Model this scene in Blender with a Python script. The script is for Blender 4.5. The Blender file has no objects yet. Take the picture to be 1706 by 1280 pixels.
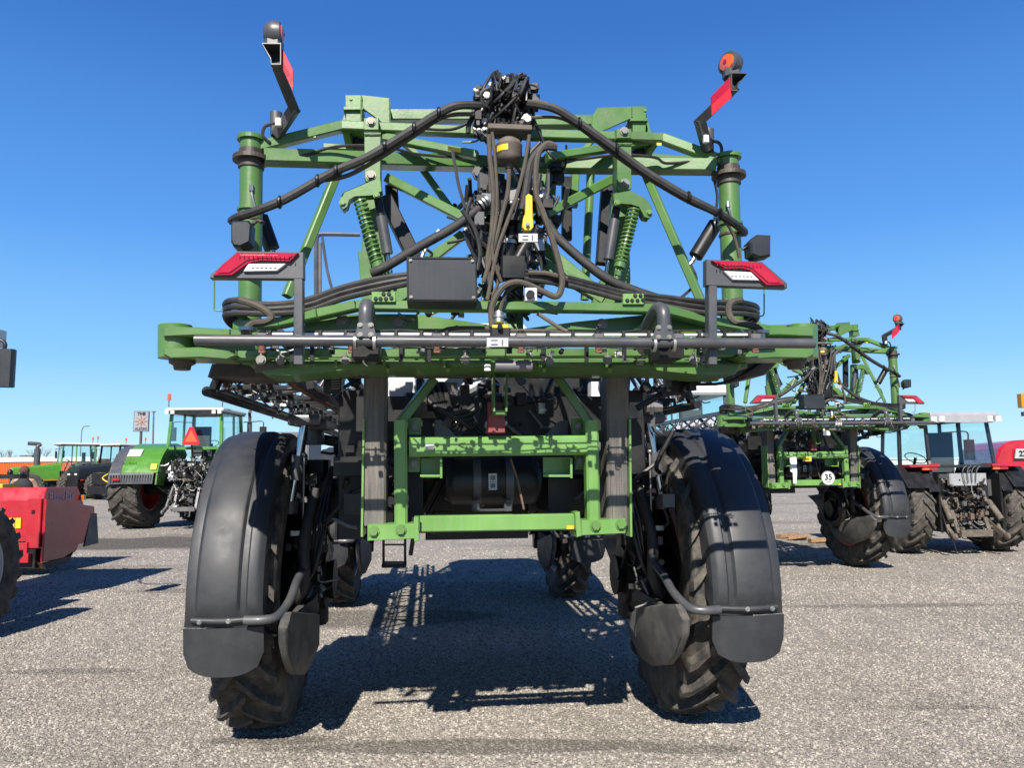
import bpy, bmesh, math, random
from mathutils import Vector, Matrix
V = Vector
PI = math.pi
S = bpy.context.scene
COL = S.collection

# ------------------------------------------------------------------ camera
CAM_Z, F_PX, CX, CY = 1.7, 1280.0, 853.0, 640.0
PITCH, ROLL = math.atan(135/1280), 0.0095
fw = V((0, math.cos(PITCH), math.sin(PITCH)))
rt0 = V((1, 0, 0)); up0 = rt0.cross(fw)
rt = rt0*math.cos(ROLL) - up0*math.sin(ROLL)
up = up0*math.cos(ROLL) + rt0*math.sin(ROLL)
CAM = V((0, 0, CAM_Z))
cd = bpy.data.cameras.new('camera')
cam = bpy.data.objects.new('camera', cd); COL.objects.link(cam)
mw = Matrix(((rt.x, up.x, -fw.x, 0), (rt.y, up.y, -fw.y, 0), (rt.z, up.z, -fw.z, CAM_Z), (0, 0, 0, 1)))
cam.matrix_world = mw
cd.sensor_width = 36; cd.lens = 36*F_PX/1706
cd.clip_start = .05; cd.clip_end = 3000
S.camera = cam

# ------------------------------------------------------------------ light
SUN_EL, SUN_AZ = math.radians(40.5), math.radians(6.5)      # travels away from the camera, a little to the right
S.view_settings.view_transform = 'Standard'
S.view_settings.look = 'None'
S.view_settings.exposure = 0.9
S.view_settings.gamma = 1
S.view_settings.use_curve_mapping = False
w = bpy.data.worlds.new('World'); S.world = w; w.use_nodes = True
nt = w.node_tree; nt.nodes.clear()
sky = nt.nodes.new('ShaderNodeTexSky'); sky.sky_type = 'NISHITA'; sky.sun_disc = False
sky.sun_elevation = SUN_EL; sky.sun_rotation = math.radians(180) + SUN_AZ
sky.air_density = 1.0; sky.dust_density = 0.35; sky.ozone_density = 2.6; sky.altitude = 300
bg = nt.nodes.new('ShaderNodeBackground'); bg.inputs[1].default_value = 0.09
wo = nt.nodes.new('ShaderNodeOutputWorld')
tcw = nt.nodes.new('ShaderNodeTexCoord'); sxw = nt.nodes.new('ShaderNodeSeparateXYZ'); rw = nt.nodes.new('ShaderNodeValToRGB'); mxw = nt.nodes.new('ShaderNodeMix'); mxw.data_type = 'RGBA'
nt.links.new(tcw.outputs['Generated'], sxw.inputs[0]); nt.links.new(sxw.outputs[2], rw.inputs[0])
e = rw.color_ramp.elements; k = .085
SKY = [(0, (.58, .84, .99)), (.05, (.43, .75, .98)), (.13, (.235, .56, .94)), (.28, (.10, .335, .83)), (.5, (.038, .17, .56)), (1, (.012, .06, .28))]
e[0].position = 0; e[1].position = 1; e[0].color = (*SKY[0][1], 1); e[1].color = (*SKY[-1][1], 1)
for p_, c_ in SKY[1:-1]: e.new(p_).color = (*c_, 1)
vm = nt.nodes.new('ShaderNodeVectorMath'); vm.operation = 'SCALE'; vm.inputs['Scale'].default_value = 1/.09/1.13/1.5
nt.links.new(rw.outputs[0], vm.inputs[0])
mxw.inputs[0].default_value = .94
nt.links.new(sky.outputs[0], mxw.inputs[6]); nt.links.new(vm.outputs[0], mxw.inputs[7]); nt.links.new(mxw.outputs[2], bg.inputs[0]); nt.links.new(bg.outputs[0], wo.inputs[0])
sl = bpy.data.lights.new('sun', 'SUN'); sl.energy = 5.0; sl.angle = math.radians(.5); sl.color = (1, .935, .85)
so = bpy.data.objects.new('sun', sl); COL.objects.link(so)
sd = V((math.sin(SUN_AZ)*math.cos(SUN_EL), math.cos(SUN_AZ)*math.cos(SUN_EL), -math.sin(SUN_EL)))
so.rotation_euler = sd.to_track_quat('-Z', 'Y').to_euler()
so.location = (0, -5, 20)

# ------------------------------------------------------------------ materials
def _n(nt, t, **k):
    n = nt.nodes.new(t)
    for a, b in k.items(): setattr(n, a, b)
    return n
def mat(name, col, rough=.5, metal=0., var=.18, dust=0., dcol=(.24, .21, .17), scale=5., bump=0., bscale=120., coat=0., streak=0., trans=0., spec=.5, emit=None):
    m = bpy.data.materials.new(name); m.use_nodes = True
    nt = m.node_tree; L = nt.links.new
    b = nt.nodes['Principled BSDF']
    tc = _n(nt, 'ShaderNodeTexCoord')
    n1 = _n(nt, 'ShaderNodeTexNoise'); n1.inputs['Scale'].default_value = scale; n1.inputs['Detail'].default_value = 6
    L(tc.outputs['Object'], n1.inputs['Vector'])
    mx = _n(nt, 'ShaderNodeMix', data_type='RGBA')
    KA = .72 if not (name.startswith('white') or name.startswith('red_') or name.startswith('bright')) else .85
    c = V(col)*KA; dcol = tuple(x*KA for x in dcol)
    mx.inputs[6].default_value = (*(c*(1-var)), 1); mx.inputs[7].default_value = (*(c*(1+var)), 1)
    mr = _n(nt, 'ShaderNodeMapRange'); mr.inputs[1].default_value = .3; mr.inputs[2].default_value = .7
    L(n1.outputs['Fac'], mr.inputs[0]); L(mr.outputs[0], mx.inputs[0])
    out = mx.outputs[2]
    dfac = None
    if dust > 0:
        n2 = _n(nt, 'ShaderNodeTexNoise'); n2.inputs['Scale'].default_value = 9; n2.inputs['Detail'].default_value = 9; n2.inputs['Roughness'].default_value = .68
        if streak:
            mp = _n(nt, 'ShaderNodeMapping'); mp.inputs['Scale'].default_value = (streak, streak, .35)
            L(tc.outputs['Object'], mp.inputs[0]); L(mp.outputs[0], n2.inputs['Vector'])
        else: L(tc.outputs['Object'], n2.inputs['Vector'])
        m2 = _n(nt, 'ShaderNodeMapRange'); m2.inputs[1].default_value = .42; m2.inputs[2].default_value = .74; m2.inputs[4].default_value = dust
        L(n2.outputs['Fac'], m2.inputs[0])
        mx2 = _n(nt, 'ShaderNodeMix', data_type='RGBA'); mx2.inputs[7].default_value = (*dcol, 1)
        L(m2.outputs[0], mx2.inputs[0]); L(out, mx2.inputs[6]); out = mx2.outputs[2]; dfac = m2.outputs[0]
    L(out, b.inputs['Base Color'])
    rr = _n(nt, 'ShaderNodeMapRange'); rr.inputs[1].default_value = .3; rr.inputs[2].default_value = .7
    rr.inputs[3].default_value = max(.02, rough-.09); rr.inputs[4].default_value = min(1, rough+.12)
    L(n1.outputs['Fac'], rr.inputs[0])
    if dfac:
        ad = _n(nt, 'ShaderNodeMath', operation='MULTIPLY_ADD'); ad.inputs[1].default_value = .35
        L(dfac, ad.inputs[0]); L(rr.outputs[0], ad.inputs[2]); L(ad.outputs[0], b.inputs['Roughness'])
    else: L(rr.outputs[0], b.inputs['Roughness'])
    b.inputs['Metallic'].default_value = metal
    b.inputs['Specular IOR Level'].default_value = spec
    if coat: b.inputs['Coat Weight'].default_value = coat; b.inputs['Coat Roughness'].default_value = .12
    if trans: b.inputs['Transmission Weight'].default_value = trans; b.inputs['IOR'].default_value = 1.1
    if bump:
        n3 = _n(nt, 'ShaderNodeTexNoise'); n3.inputs['Scale'].default_value = bscale; n3.inputs['Detail'].default_value = 4
        L(tc.outputs['Object'], n3.inputs['Vector'])
        bp = _n(nt, 'ShaderNodeBump'); bp.inputs['Strength'].default_value = bump; bp.inputs['Distance'].default_value = .004
        L(n3.outputs['Fac'], bp.inputs['Height']); L(bp.outputs[0], b.inputs['Normal'])
    return m
M = {}
M['green'] = mat('green_paint', (.085, .21, .042), .36, var=.2, dust=.42, dcol=(.15, .15, .085), coat=.25, scale=2.5, bump=.12, bscale=60)
M['green_dusty'] = mat('dusty_green_paint', (.15, .34, .07), .42, var=.12, dust=.35, dcol=(.24, .33, .18), coat=.2, bump=.1, streak=4, bscale=60)
M['green_far'] = mat('green_bodywork', (.085, .255, .025), .28, var=.06, coat=.6)
M['grey'] = mat('charcoal_grey_paint', (.066, .07, .078), .38, var=.1, dust=.2, coat=.1)
M['mid'] = mat('mid_grey_metal', (.16, .16, .165), .45, metal=.3, var=.15, dust=.4)
M['box'] = mat('dark_box_plastic', (.021, .026, .033), .45, var=.15, dust=.12, spec=.35, dcol=(.1, .11, .12), streak=25, bump=.05)
M['black'] = mat('black_paint', (.009, .0095, .011), .42, var=.3, dust=.13, spec=.35, dcol=(.12, .11, .09))
M['worn'] = mat('worn_black_mast', (.1, .092, .082), .5, var=.35, dust=.8, dcol=(.27, .245, .21), streak=7, bump=.3)
M['fender'] = mat('black_fender_plastic', (.028, .03, .034), .5, var=.12, dust=.28, dcol=(.07, .069, .067), bump=.08, bscale=300)
M['flap'] = mat('rubber_flap', (.027, .029, .033), .43, var=.1, dust=.4, dcol=(.085, .085, .086), streak=22)
M['tyre'] = mat('tyre_rubber', (.032, .031, .029), .75, var=.25, dust=.95, dcol=(.19, .165, .13), bump=.5, bscale=90)
M['tyre_dusty'] = mat('dusty_tyre_rubber', (.05, .046, .04), .85, var=.25, dust=1., dcol=(.19, .165, .13), bump=.5, bscale=60)
M['shield'] = mat('grey_shield_plastic', (.075, .075, .072), .5, var=.2, dust=.7, dcol=(.2, .18, .15), bump=.15)
M['hose'] = mat('black_hose', (.012, .012, .0125), .45, var=.2, dust=.22, dcol=(.12, .105, .085), scale=9)
M['hose_brown'] = mat('dusty_brown_hose', (.06, .05, .04), .7, var=.3, dust=.6, dcol=(.17, .145, .11), scale=14)
M['sleeve'] = mat('braided_hose_sleeve', (.021, .0205, .021), .6, var=.25, dust=.35, dcol=(.11, .1, .085), scale=20, bump=.5, bscale=400)
M['chrome'] = mat('chromed_rod', (.62, .62, .62), .16, metal=1, var=.06)
M['steel'] = mat('zinc_steel', (.5, .5, .48), .36, metal=.9, var=.2, dust=.3)
M['bolt'] = mat('bolt_steel', (.26, .255, .23), .45, metal=.5, var=.2, dust=.3)
M['rust'] = mat('rusty_steel', (.14, .075, .045), .75, var=.4, dust=.4, scale=18, bump=.4)
M['grease'] = mat('greasy_dark_steel', (.05, .038, .026), .45, var=.4, dust=.5, dcol=(.13, .1, .07), scale=20)
M['white'] = mat('white_plastic', (.72, .73, .72), .4, var=.05, dust=.15)
M['tank'] = mat('white_tank_plastic', (.68, .7, .7), .45, var=.04, dust=.15)
M['label'] = mat('grey_label', (.5, .51, .52), .45, var=.06)
M['yellow'] = mat('yellow_plastic', (.78, .58, .02), .4, var=.08, dust=.15)
M['amber'] = mat('amber_yellow_plastic', (.8, .36, .02), .4, var=.06)
M['green_bolt'] = mat('green_painted_bolt', (.11, .25, .05), .4, var=.1, dust=.3, dcol=(.2, .2, .14))
M['orange'] = mat('orange_lens', (.85, .12, .02), .18, var=.15, scale=60, coat=1, bump=.5, bscale=250)
M['red'] = mat('red_lens', (.36, .003, .014), .15, var=.06, scale=8, coat=1)
M['red_bright'] = mat('bright_red_lens', (.42, .006, .02), .12, var=.06, scale=8, coat=1)
M['refl'] = mat('red_reflective_tape', (.6, .014, .03), .5, var=.03, scale=3, spec=.25)
M['lens'] = mat('clear_lamp_lens', (.75, .75, .74), .15, var=.12, scale=90, coat=1)
M['redpaint'] = mat('red_paint', (.4, .008, .02), .32, var=.12, dust=.12, dcol=(.3, .12, .1), coat=.5)
M['redrim'] = mat('red_rim_paint', (.38, .012, .01), .35, var=.15, dust=.25)
M['darkred'] = mat('dark_red_bracket', (.24, .012, .022), .45, var=.2, dust=.3)
M['cap'] = mat('brown_red_nozzle_cap', (.2, .06, .035), .6, var=.3, dust=.5)
M['blue'] = mat('blue_nozzle_cap', (.05, .25, .5), .4, var=.1)
M['silver'] = mat('silver_cab_paint', (.44, .45, .46), .35, metal=.2, var=.06, dust=.2)
M['iron'] = mat('dirty_iron', (.11, .09, .07), .7, var=.4, dust=.6, dcol=(.26, .22, .17), scale=14, bump=.4)
M['cream'] = mat('cream_roof', (.7, .68, .6), .4, var=.04)
M['orangepaint'] = mat('orange_sheet_metal', (.78, .14, .02), .5, var=.1)
M['wood'] = mat('raw_wood', (.34, .2, .1), .8, var=.35, dust=.4, scale=12)
M['cloth'] = mat('dark_padded_cloth', (.018, .02, .025), .8, var=.3, bump=.4)
M['sleeve_tan'] = mat('tan_sleeve_cloth', (.32, .2, .13), .9, var=.15)
M['skin'] = mat('skin', (.5, .28, .2), .55, var=.06)
M['beanie'] = mat('brown_knit_hat', (.1, .05, .03), .9, var=.2, bump=.5)
M['bark'] = mat('pale_bark', (.2, .15, .11), .9, var=.2)
M['sheet'] = mat('grey_sheet_wall', (.16, .17, .18), .6, var=.08)
M['whitewall'] = mat('white_sheet_wall', (.7, .7, .69), .6, var=.05)
M['signface'] = mat('pale_sign_face', (.33, .33, .36), .5, var=.03)
M['print_black'] = mat('black_print', (.02, .02, .022), .5, var=.05)
M['print_orange'] = mat('orange_print', (.36, .17, .08), .5, var=.05)
M['print_white'] = mat('white_print', (.5, .4, .5), .5, var=.03)
M['seat'] = mat('grey_seat_fabric', (.07, .07, .075), .85, var=.15)
def glass():
    m = bpy.data.materials.new('tinted_cab_glass'); m.use_nodes = True
    nt = m.node_tree; nt.nodes.clear(); L = nt.links.new
    tr = _n(nt, 'ShaderNodeBsdfTransparent'); tr.inputs[0].default_value = (.93, .995, .99, 1)
    gl = _n(nt, 'ShaderNodeBsdfGlossy'); gl.inputs['Roughness'].default_value = .03
    lw = _n(nt, 'ShaderNodeLayerWeight'); pw_ = _n(nt, 'ShaderNodeMath', operation='POWER'); pw_.inputs[1].default_value = 5; L(lw.outputs['Facing'], pw_.inputs[0])
    fr = _n(nt, 'ShaderNodeMath', operation='MULTIPLY_ADD'); fr.inputs[1].default_value = .85; fr.inputs[2].default_value = .03; L(pw_.outputs[0], fr.inputs[0])
    tc = _n(nt, 'ShaderNodeTexCoord'); no = _n(nt, 'ShaderNodeTexNoise'); no.inputs['Scale'].default_value = 3; no.inputs['Detail'].default_value = 5
    L(tc.outputs['Object'], no.inputs['Vector'])
    ma = _n(nt, 'ShaderNodeMath', operation='MULTIPLY_ADD'); ma.inputs[1].default_value = .03
    L(no.outputs['Fac'], ma.inputs[0]); L(fr.outputs[0], ma.inputs[2])
    mx = _n(nt, 'ShaderNodeMixShader'); o = _n(nt, 'ShaderNodeOutputMaterial')
    L(ma.outputs[0], mx.inputs[0]); L(tr.outputs[0], mx.inputs[1]); L(gl.outputs[0], mx.inputs[2]); L(mx.outputs[0], o.inputs[0])
    return m
M['glass'] = glass()

# ------------------------------------------------------------------ mesh kit
def perp(d):
    d = d.normalized()
    a = V((0, 0, 1)) if abs(d.z) < .9 else V((0, 1, 0))
    x = a.cross(d).normalized(); return x, d.cross(x).normalized()
def smooth_path(pts, k=4):
    P = [V(p) for p in pts]
    if len(P) < 3: return P
    out = []
    for i in range(len(P)-1):
        a = P[max(i-1, 0)]; b = P[i]; c = P[i+1]; d = P[min(i+2, len(P)-1)]
        for j in range(k):
            t = j/k
            out.append(.5*((2*b) + (c-a)*t + (2*a-5*b+4*c-d)*t*t + (3*b-a-3*c+d)*t**3))
    out.append(P[-1]); return out
class MB:
    def __init__(s): s.v = []; s.f = []; s.sm = []; s.mi = []; s.cur = 0; s.mats = []
    def use(s, m):
        if m not in s.mats: s.mats.append(m)
        s.cur = s.mats.index(m); return s
    def add(s, vs, fs, smooth=False):
        o = len(s.v); s.v += [tuple(p) for p in vs]
        for f in fs: s.f.append([i+o for i in f]); s.sm.append(smooth); s.mi.append(s.cur)
        return s
    def prism(s, poly, vec, ch=0):            # poly: 3D loop, vec: extrusion
        n = len(poly); P = [V(p) for p in poly]; vec = V(vec)
        if ch:
            c = sum(P, V())/n; e = vec.normalized()*ch
            k = [c+(p-c)*(1-min(.4, ch/max((p-c).length, 1e-6))) for p in P]
            vs = k + [p+e for p in P] + [p+vec-e for p in P] + [p+vec for p in k]; r = 4
        else: vs = P + [p+vec for p in P]; r = 2
        fs = [list(range(n))[::-1], [i+(r-1)*n for i in range(n)]]
        for j in range(r-1): fs += [[j*n+i, j*n+(i+1) % n, (j+1)*n+(i+1) % n, (j+1)*n+i] for i in range(n)]
        return s.add(vs, fs)
    def beam(s, p0, p1, w, h, upv=(0, 0, 1), ch=.005, w1=None, h1=None):
        p0 = V(p0); p1 = V(p1); d = (p1-p0).normalized(); upv = V(upv)
        if abs(d.dot(upv.normalized())) > .97: upv = V((0, 1, 0))
        x = d.cross(upv).normalized(); y = x.cross(d).normalized()
        def sec(w, h):
            a, b = w/2, h/2; c = min(ch, a*.45, b*.45)
            return [(-a+c, -b), (a-c, -b), (a, -b+c), (a, b-c), (a-c, b), (-a+c, b), (-a, b-c), (-a, -b+c)]
        A = [p0+x*i+y*j for i, j in sec(w, h)]; B = [p1+x*i+y*j for i, j in sec(w1 or w, h1 or h)]
        fs = [list(range(8))[::-1], list(range(8, 16))] + [[i, (i+1) % 8, 8+(i+1) % 8, 8+i] for i in range(8)]
        return s.add(A+B, fs)
    def box(s, c, sz, rz=0, ch=.006, rx=0):
        c = V(c); R = Matrix.Rotation(rz, 3, 'Z') @ Matrix.Rotation(rx, 3, 'X')
        h = R @ V((0, 0, sz[2]/2)); return s.beam(c-h, c+h, sz[0], sz[1], R @ V((0, 1, 0)), ch)
    def tube(s, pts, r, n=8, k=4, r1=None, raw=False):
        P = [V(p) for p in pts] if raw else smooth_path(pts, k)
        m = len(P); vs = []; x = None
        for i, p in enumerate(P):
            d = (P[min(i+1, m-1)]-P[max(i-1, 0)])
            if d.length < 1e-7: d = V((0, 0, 1))
            d.normalize()
            if x is None: x, y = perp(d)
            else:
                x = (x-d*x.dot(d)); x = x.normalized() if x.length > 1e-5 else perp(d)[0]; y = d.cross(x)
            rr = r if r1 is None else r+(r1-r)*i/(m-1)
            for j in range(n):
                a = 2*PI*j/n; vs.append(p+(x*math.cos(a)+y*math.sin(a))*rr)
        fs = [[i*n+j, i*n+(j+1) % n, (i+1)*n+(j+1) % n, (i+1)*n+j] for i in range(m-1) for j in range(n)]
        s.add(vs, fs, True)
        o = len(s.v)-m*n
        for L in ([o+j for j in range(n)][::-1], [o+(m-1)*n+j for j in range(n)]): s.f.append(L); s.sm.append(False); s.mi.append(s.cur)
        return s
    def cyl(s, p0, p1, r, r1=None, n=16): return s.tube([p0, p1], r, n, 1, r1, True)
    def lathe(s, prof, o, ax, n=32, a0=0, a1=2*PI, smooth=True, xr=None):   # prof: (along, radius)
        o = V(o); ax = V(ax).normalized()
        if xr is None: x, y = perp(ax)
        else: x = V(xr); y = ax.cross(x)
        full = abs(a1-a0-2*PI) < 1e-6; m = n if full else n+1; k = len(prof); vs = []
        for i in range(m):
            a = a0+(a1-a0)*i/n; d = x*math.cos(a)+y*math.sin(a)
            vs += [o+ax*t+d*r for t, r in prof]
        fs = []
        for i in range(n):
            j = (i+1) % m
            fs += [[i*k+q, i*k+q+1, j*k+q+1, j*k+q] for q in range(k-1)]
        return s.add(vs, fs, smooth)
    def ell(s, c, r, n=12, m=8, R=None):
        c = V(c); r = (r, r, r) if isinstance(r, (int, float)) else r; vs = []
        R = R or Matrix.Identity(3)
        for i in range(m+1):
            a = PI*i/m
            for j in range(n):
                b = 2*PI*j/n; vs.append(c+R @ V((r[0]*math.sin(a)*math.cos(b), r[1]*math.sin(a)*math.sin(b), r[2]*math.cos(a))))
        return s.add(vs, [[i*n+j, i*n+(j+1) % n, (i+1)*n+(j+1) % n, (i+1)*n+j] for i in range(m) for j in range(n)], True)
    def bolt(s, c, r, axis=(0, -1, 0), h=None):
        c = V(c); a = V(axis).normalized(); h = h or r*.8
        s.cyl(c, c+a*h*.35, r*1.35, n=12); return s.cyl(c+a*h*.35, c+a*(h*1.1), r, n=6)
    def coil(s, p0, p1, R, r, turns, n=6):
        p0 = V(p0); p1 = V(p1); x, y = perp(p1-p0); m = int(turns*14)
        return s.tube([p0.lerp(p1, i/m)+(x*math.cos(2*PI*turns*i/m)+y*math.sin(2*PI*turns*i/m))*R for i in range(m+1)], r, n, 1, raw=True)
def obj(name, mb, m=None, parent=None, **pr):
    me = bpy.data.meshes.new(name)
    me.from_pydata(mb.v, [], mb.f)
    ms = mb.mats if (mb.mats and m is None) else [m]
    for a in ms: me.materials.append(M[a] if isinstance(a, str) else a)
    me.polygons.foreach_set('use_smooth', mb.sm)
    if len(ms) > 1: me.polygons.foreach_set('material_index', mb.mi)
    bm = bmesh.new(); bm.from_mesh(me)
    bmesh.ops.remove_doubles(bm, verts=bm.verts, dist=1e-6)
    bmesh.ops.recalc_face_normals(bm, faces=bm.faces); bm.to_mesh(me); bm.free()
    if any(mb.sm): me.set_sharp_from_angle(angle=math.radians(28 if name in ('fender', 'flap') else 38))
    o = bpy.data.objects.new(name, me); COL.objects.link(o)
    if parent: o.parent = parent
    if name in ('hydraulic_fittings', 'valve_block', 'hitch_valves', 'pipe_clip', 'boom_lock'): o['kind'] = 'stuff'
    for a, b in pr.items(): o[a] = b
    return o
def thing(name, label, cat, loc=(0, 0, 0), rz=0, group=None):
    o = bpy.data.objects.new(name, None); COL.objects.link(o); o.empty_display_size = .3
    o.location = loc; o.rotation_euler = (0, 0, rz); o['label'] = label; o['category'] = cat
    if group: o['group'] = group
    return o
def tag(o, label, cat, group=None):
    o['label'] = label; o['category'] = cat
    if group: o['group'] = group
    return o
def copy_tree(o, parent=None):
    c = o.copy(); COL.objects.link(c)
    if parent: c.parent = parent
    for ch in list(o.children): copy_tree(ch, c)
    return c
def text(name, s, size, loc, rot, m, parent=None, ext=.001, bold=0, sx=1):
    cu = bpy.data.curves.new(name, 'FONT'); cu.body = s; cu.size = size; cu.extrude = ext; cu.align_x = 'CENTER'; cu.align_y = 'CENTER'; cu.offset = bold; cu.resolution_u = 3
    t = bpy.data.objects.new(name+'_curve', cu); COL.objects.link(t)
    me = bpy.data.meshes.new_from_object(t.evaluated_get(bpy.context.evaluated_depsgraph_get()))
    bpy.data.objects.remove(t)
    me.name = name; me.materials.clear(); me.materials.append(M[m])
    o = bpy.data.objects.new(name, me); COL.objects.link(o); o.parent = parent
    o.location = loc; o.rotation_euler = rot; o.scale = (sx, 1, 1)
    return o
def ray(u, v): return (rt*(u-CX)/F_PX + up*(CY-v)/F_PX + fw)
def gpt(u, v, z=0):                       # point of the ground (or of height z) seen at photo pixel u,v
    d = ray(u, v); t = (z-CAM_Z)/d.z; return CAM+d*t
def dpt(u, v, D):                         # point at distance D in front
    d = ray(u, v); return CAM+d*(D/d.y)
class Frame:                              # a vehicle's own axes: x right, y forward, z up
    def __init__(s, o, rz): s.o = V(o); s.r = Matrix.Rotation(-rz, 3, 'Z')
    def y(s, u, v, y):
        c = s.r @ (CAM-s.o); d = s.r @ ray(u, v); return c+d*((y-c.y)/d.y)
    def x(s, u, v, x):
        c = s.r @ (CAM-s.o); d = s.r @ ray(u, v); return c+d*((x-c.x)/d.x)

# ------------------------------------------------------------------ shared builders
def tyre_mb(R, W, rr, n, lh, lw, adv=.42, seg=72):
    b = MB(); c = R-lh
    side = [(W*.36, rr-.01), (W*.42, rr+.02), (W*.485, rr+(c-rr)*.3), (W*.5, rr+(c-rr)*.6), (W*.485, c-.05), (W*.44, c-.012), (W*.25, c)]
    prof = [(-x, r) for x, r in side]+[(0, c+.004)]+[(x, r) for x, r in side[::-1]]
    b.lathe(prof, (0, 0, 0), (1, 0, 0), seg)
    dl = adv/R
    for sgn in (-1, 1):
        for i in range(n):
            f0 = 2*PI*i/n + (PI/n if sgn > 0 else 0)
            rows = []
            for x, t, rt_, hw in ((-.045, 0, 0, .8), (.06, .18, 0, 1), (.22, .5, .002, 1), (.4, .84, .012, 1.08), (.5, 1, .03, 1.15), (.512, 1.06, .055+lh*.8, 1.1)):
                f = f0 + dl*(1-t); top = R-rt_; bot = min(c-.01, top-.01) if x < .45 else top-lh*1.1
                X = sgn*x*W; hwid = lw*hw/2
                q = []
                for r_, k in ((bot, 1.25), (top, 1), (top, -1), (bot, -1.25)):
                    a = f+k*hwid/R; q.append((X if r_ == top else X*(.93 if x > .45 else 1), -r_*math.cos(a), r_*math.sin(a)))
                rows.append(q)
            vs = [p for q in rows for p in q]; fs = [[0, 1, 2, 3], [len(vs)-1, len(vs)-2, len(vs)-3, len(vs)-4]]
            for k in range(len(rows)-1):
                for j in range(4): fs.append([k*4+j, k*4+(j+1) % 4, k*4+4+(j+1) % 4, k*4+4+j])
            b.add(vs, fs)
    return b
def rim_mb(rr, W, dish=.06, nb=10, m='redrim', bm='steel', side=1, inner=None):
    b = MB(); b.use(inner or m)
    b.lathe([(W*.4, rr+.012), (W*.4, rr-.012), (W*.36, rr-.03), (W*.2, rr-.05), (-W*.2, rr-.05), (-W*.36, rr-.03), (-W*.4, rr-.012), (-W*.4, rr+.012)], (0, 0, 0), (1, 0, 0), 40)
    d = side*dish
    if inner:
        b.use(m)
        for k in (-1, 1): b.lathe([(k*W*.37, rr-.02), (k*W*.405, rr-.016), (k*W*.41, rr+.014), (k*W*.395, rr+.018)], (0, 0, 0), (1, 0, 0), 48)
        b.use(inner)
    else: b.use(m)
    b.lathe([(d+.02, rr-.045), (d, rr-.12), (d+.05*side, rr*.55), (d+.05*side, .0)], (0, 0, 0), (1, 0, 0), 40)
    b.lathe([(d-.02, rr-.045), (d-.02, rr-.12), (d+.03*side, rr*.55), (d+.03*side, .0)], (0, 0, 0), (1, 0, 0), 40)
    b.cyl((d, 0, 0), (d+.14*side, 0, 0), rr*.28, rr*.22, 20)
    b.use(bm)
    for i in range(nb):
        a = 2*PI*i/nb; b.bolt((d+.05*side, rr*.42*math.cos(a), rr*.42*math.sin(a)), .014, (side, 0, 0))
    return b
def clutter(b, lo, hi, n, seed, mats, smin=.02, smax=.07, tubes=.3):
    R = random.Random(seed); lo = V(lo); hi = V(hi)
    def rp(): return V((R.uniform(lo.x, hi.x), R.uniform(lo.y, hi.y), R.uniform(lo.z, hi.z)))
    for i in range(n):
        b.use(R.choice(mats)); p = rp(); s = R.uniform(smin, smax); k = R.random()
        if k < tubes:
            q = p+V((R.gauss(0, 1), R.gauss(0, .6), R.gauss(0, 1)))*s*2.2
            m = (p+q)/2+V((R.gauss(0, 1), R.gauss(0, 1), -1))*s*.8
            b.tube([p, m, q], s*.16, 6, 3)
        elif k < .75:
            d = R.choice([V((1, 0, 0)), V((0, 1, 0)), V((0, 0, 1)), V((.5, .2, .8)), V((-.6, .3, .7))]).normalized()
            b.cyl(p, p+d*s, s*.4, n=8); b.cyl(p+d*s*.2, p+d*s*.45, s*.52, n=6)
        else: b.box(p, (s, s*.8, s*R.uniform(.6, 1.3)), R.uniform(-.3, .3), ch=.003)
    return b
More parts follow.
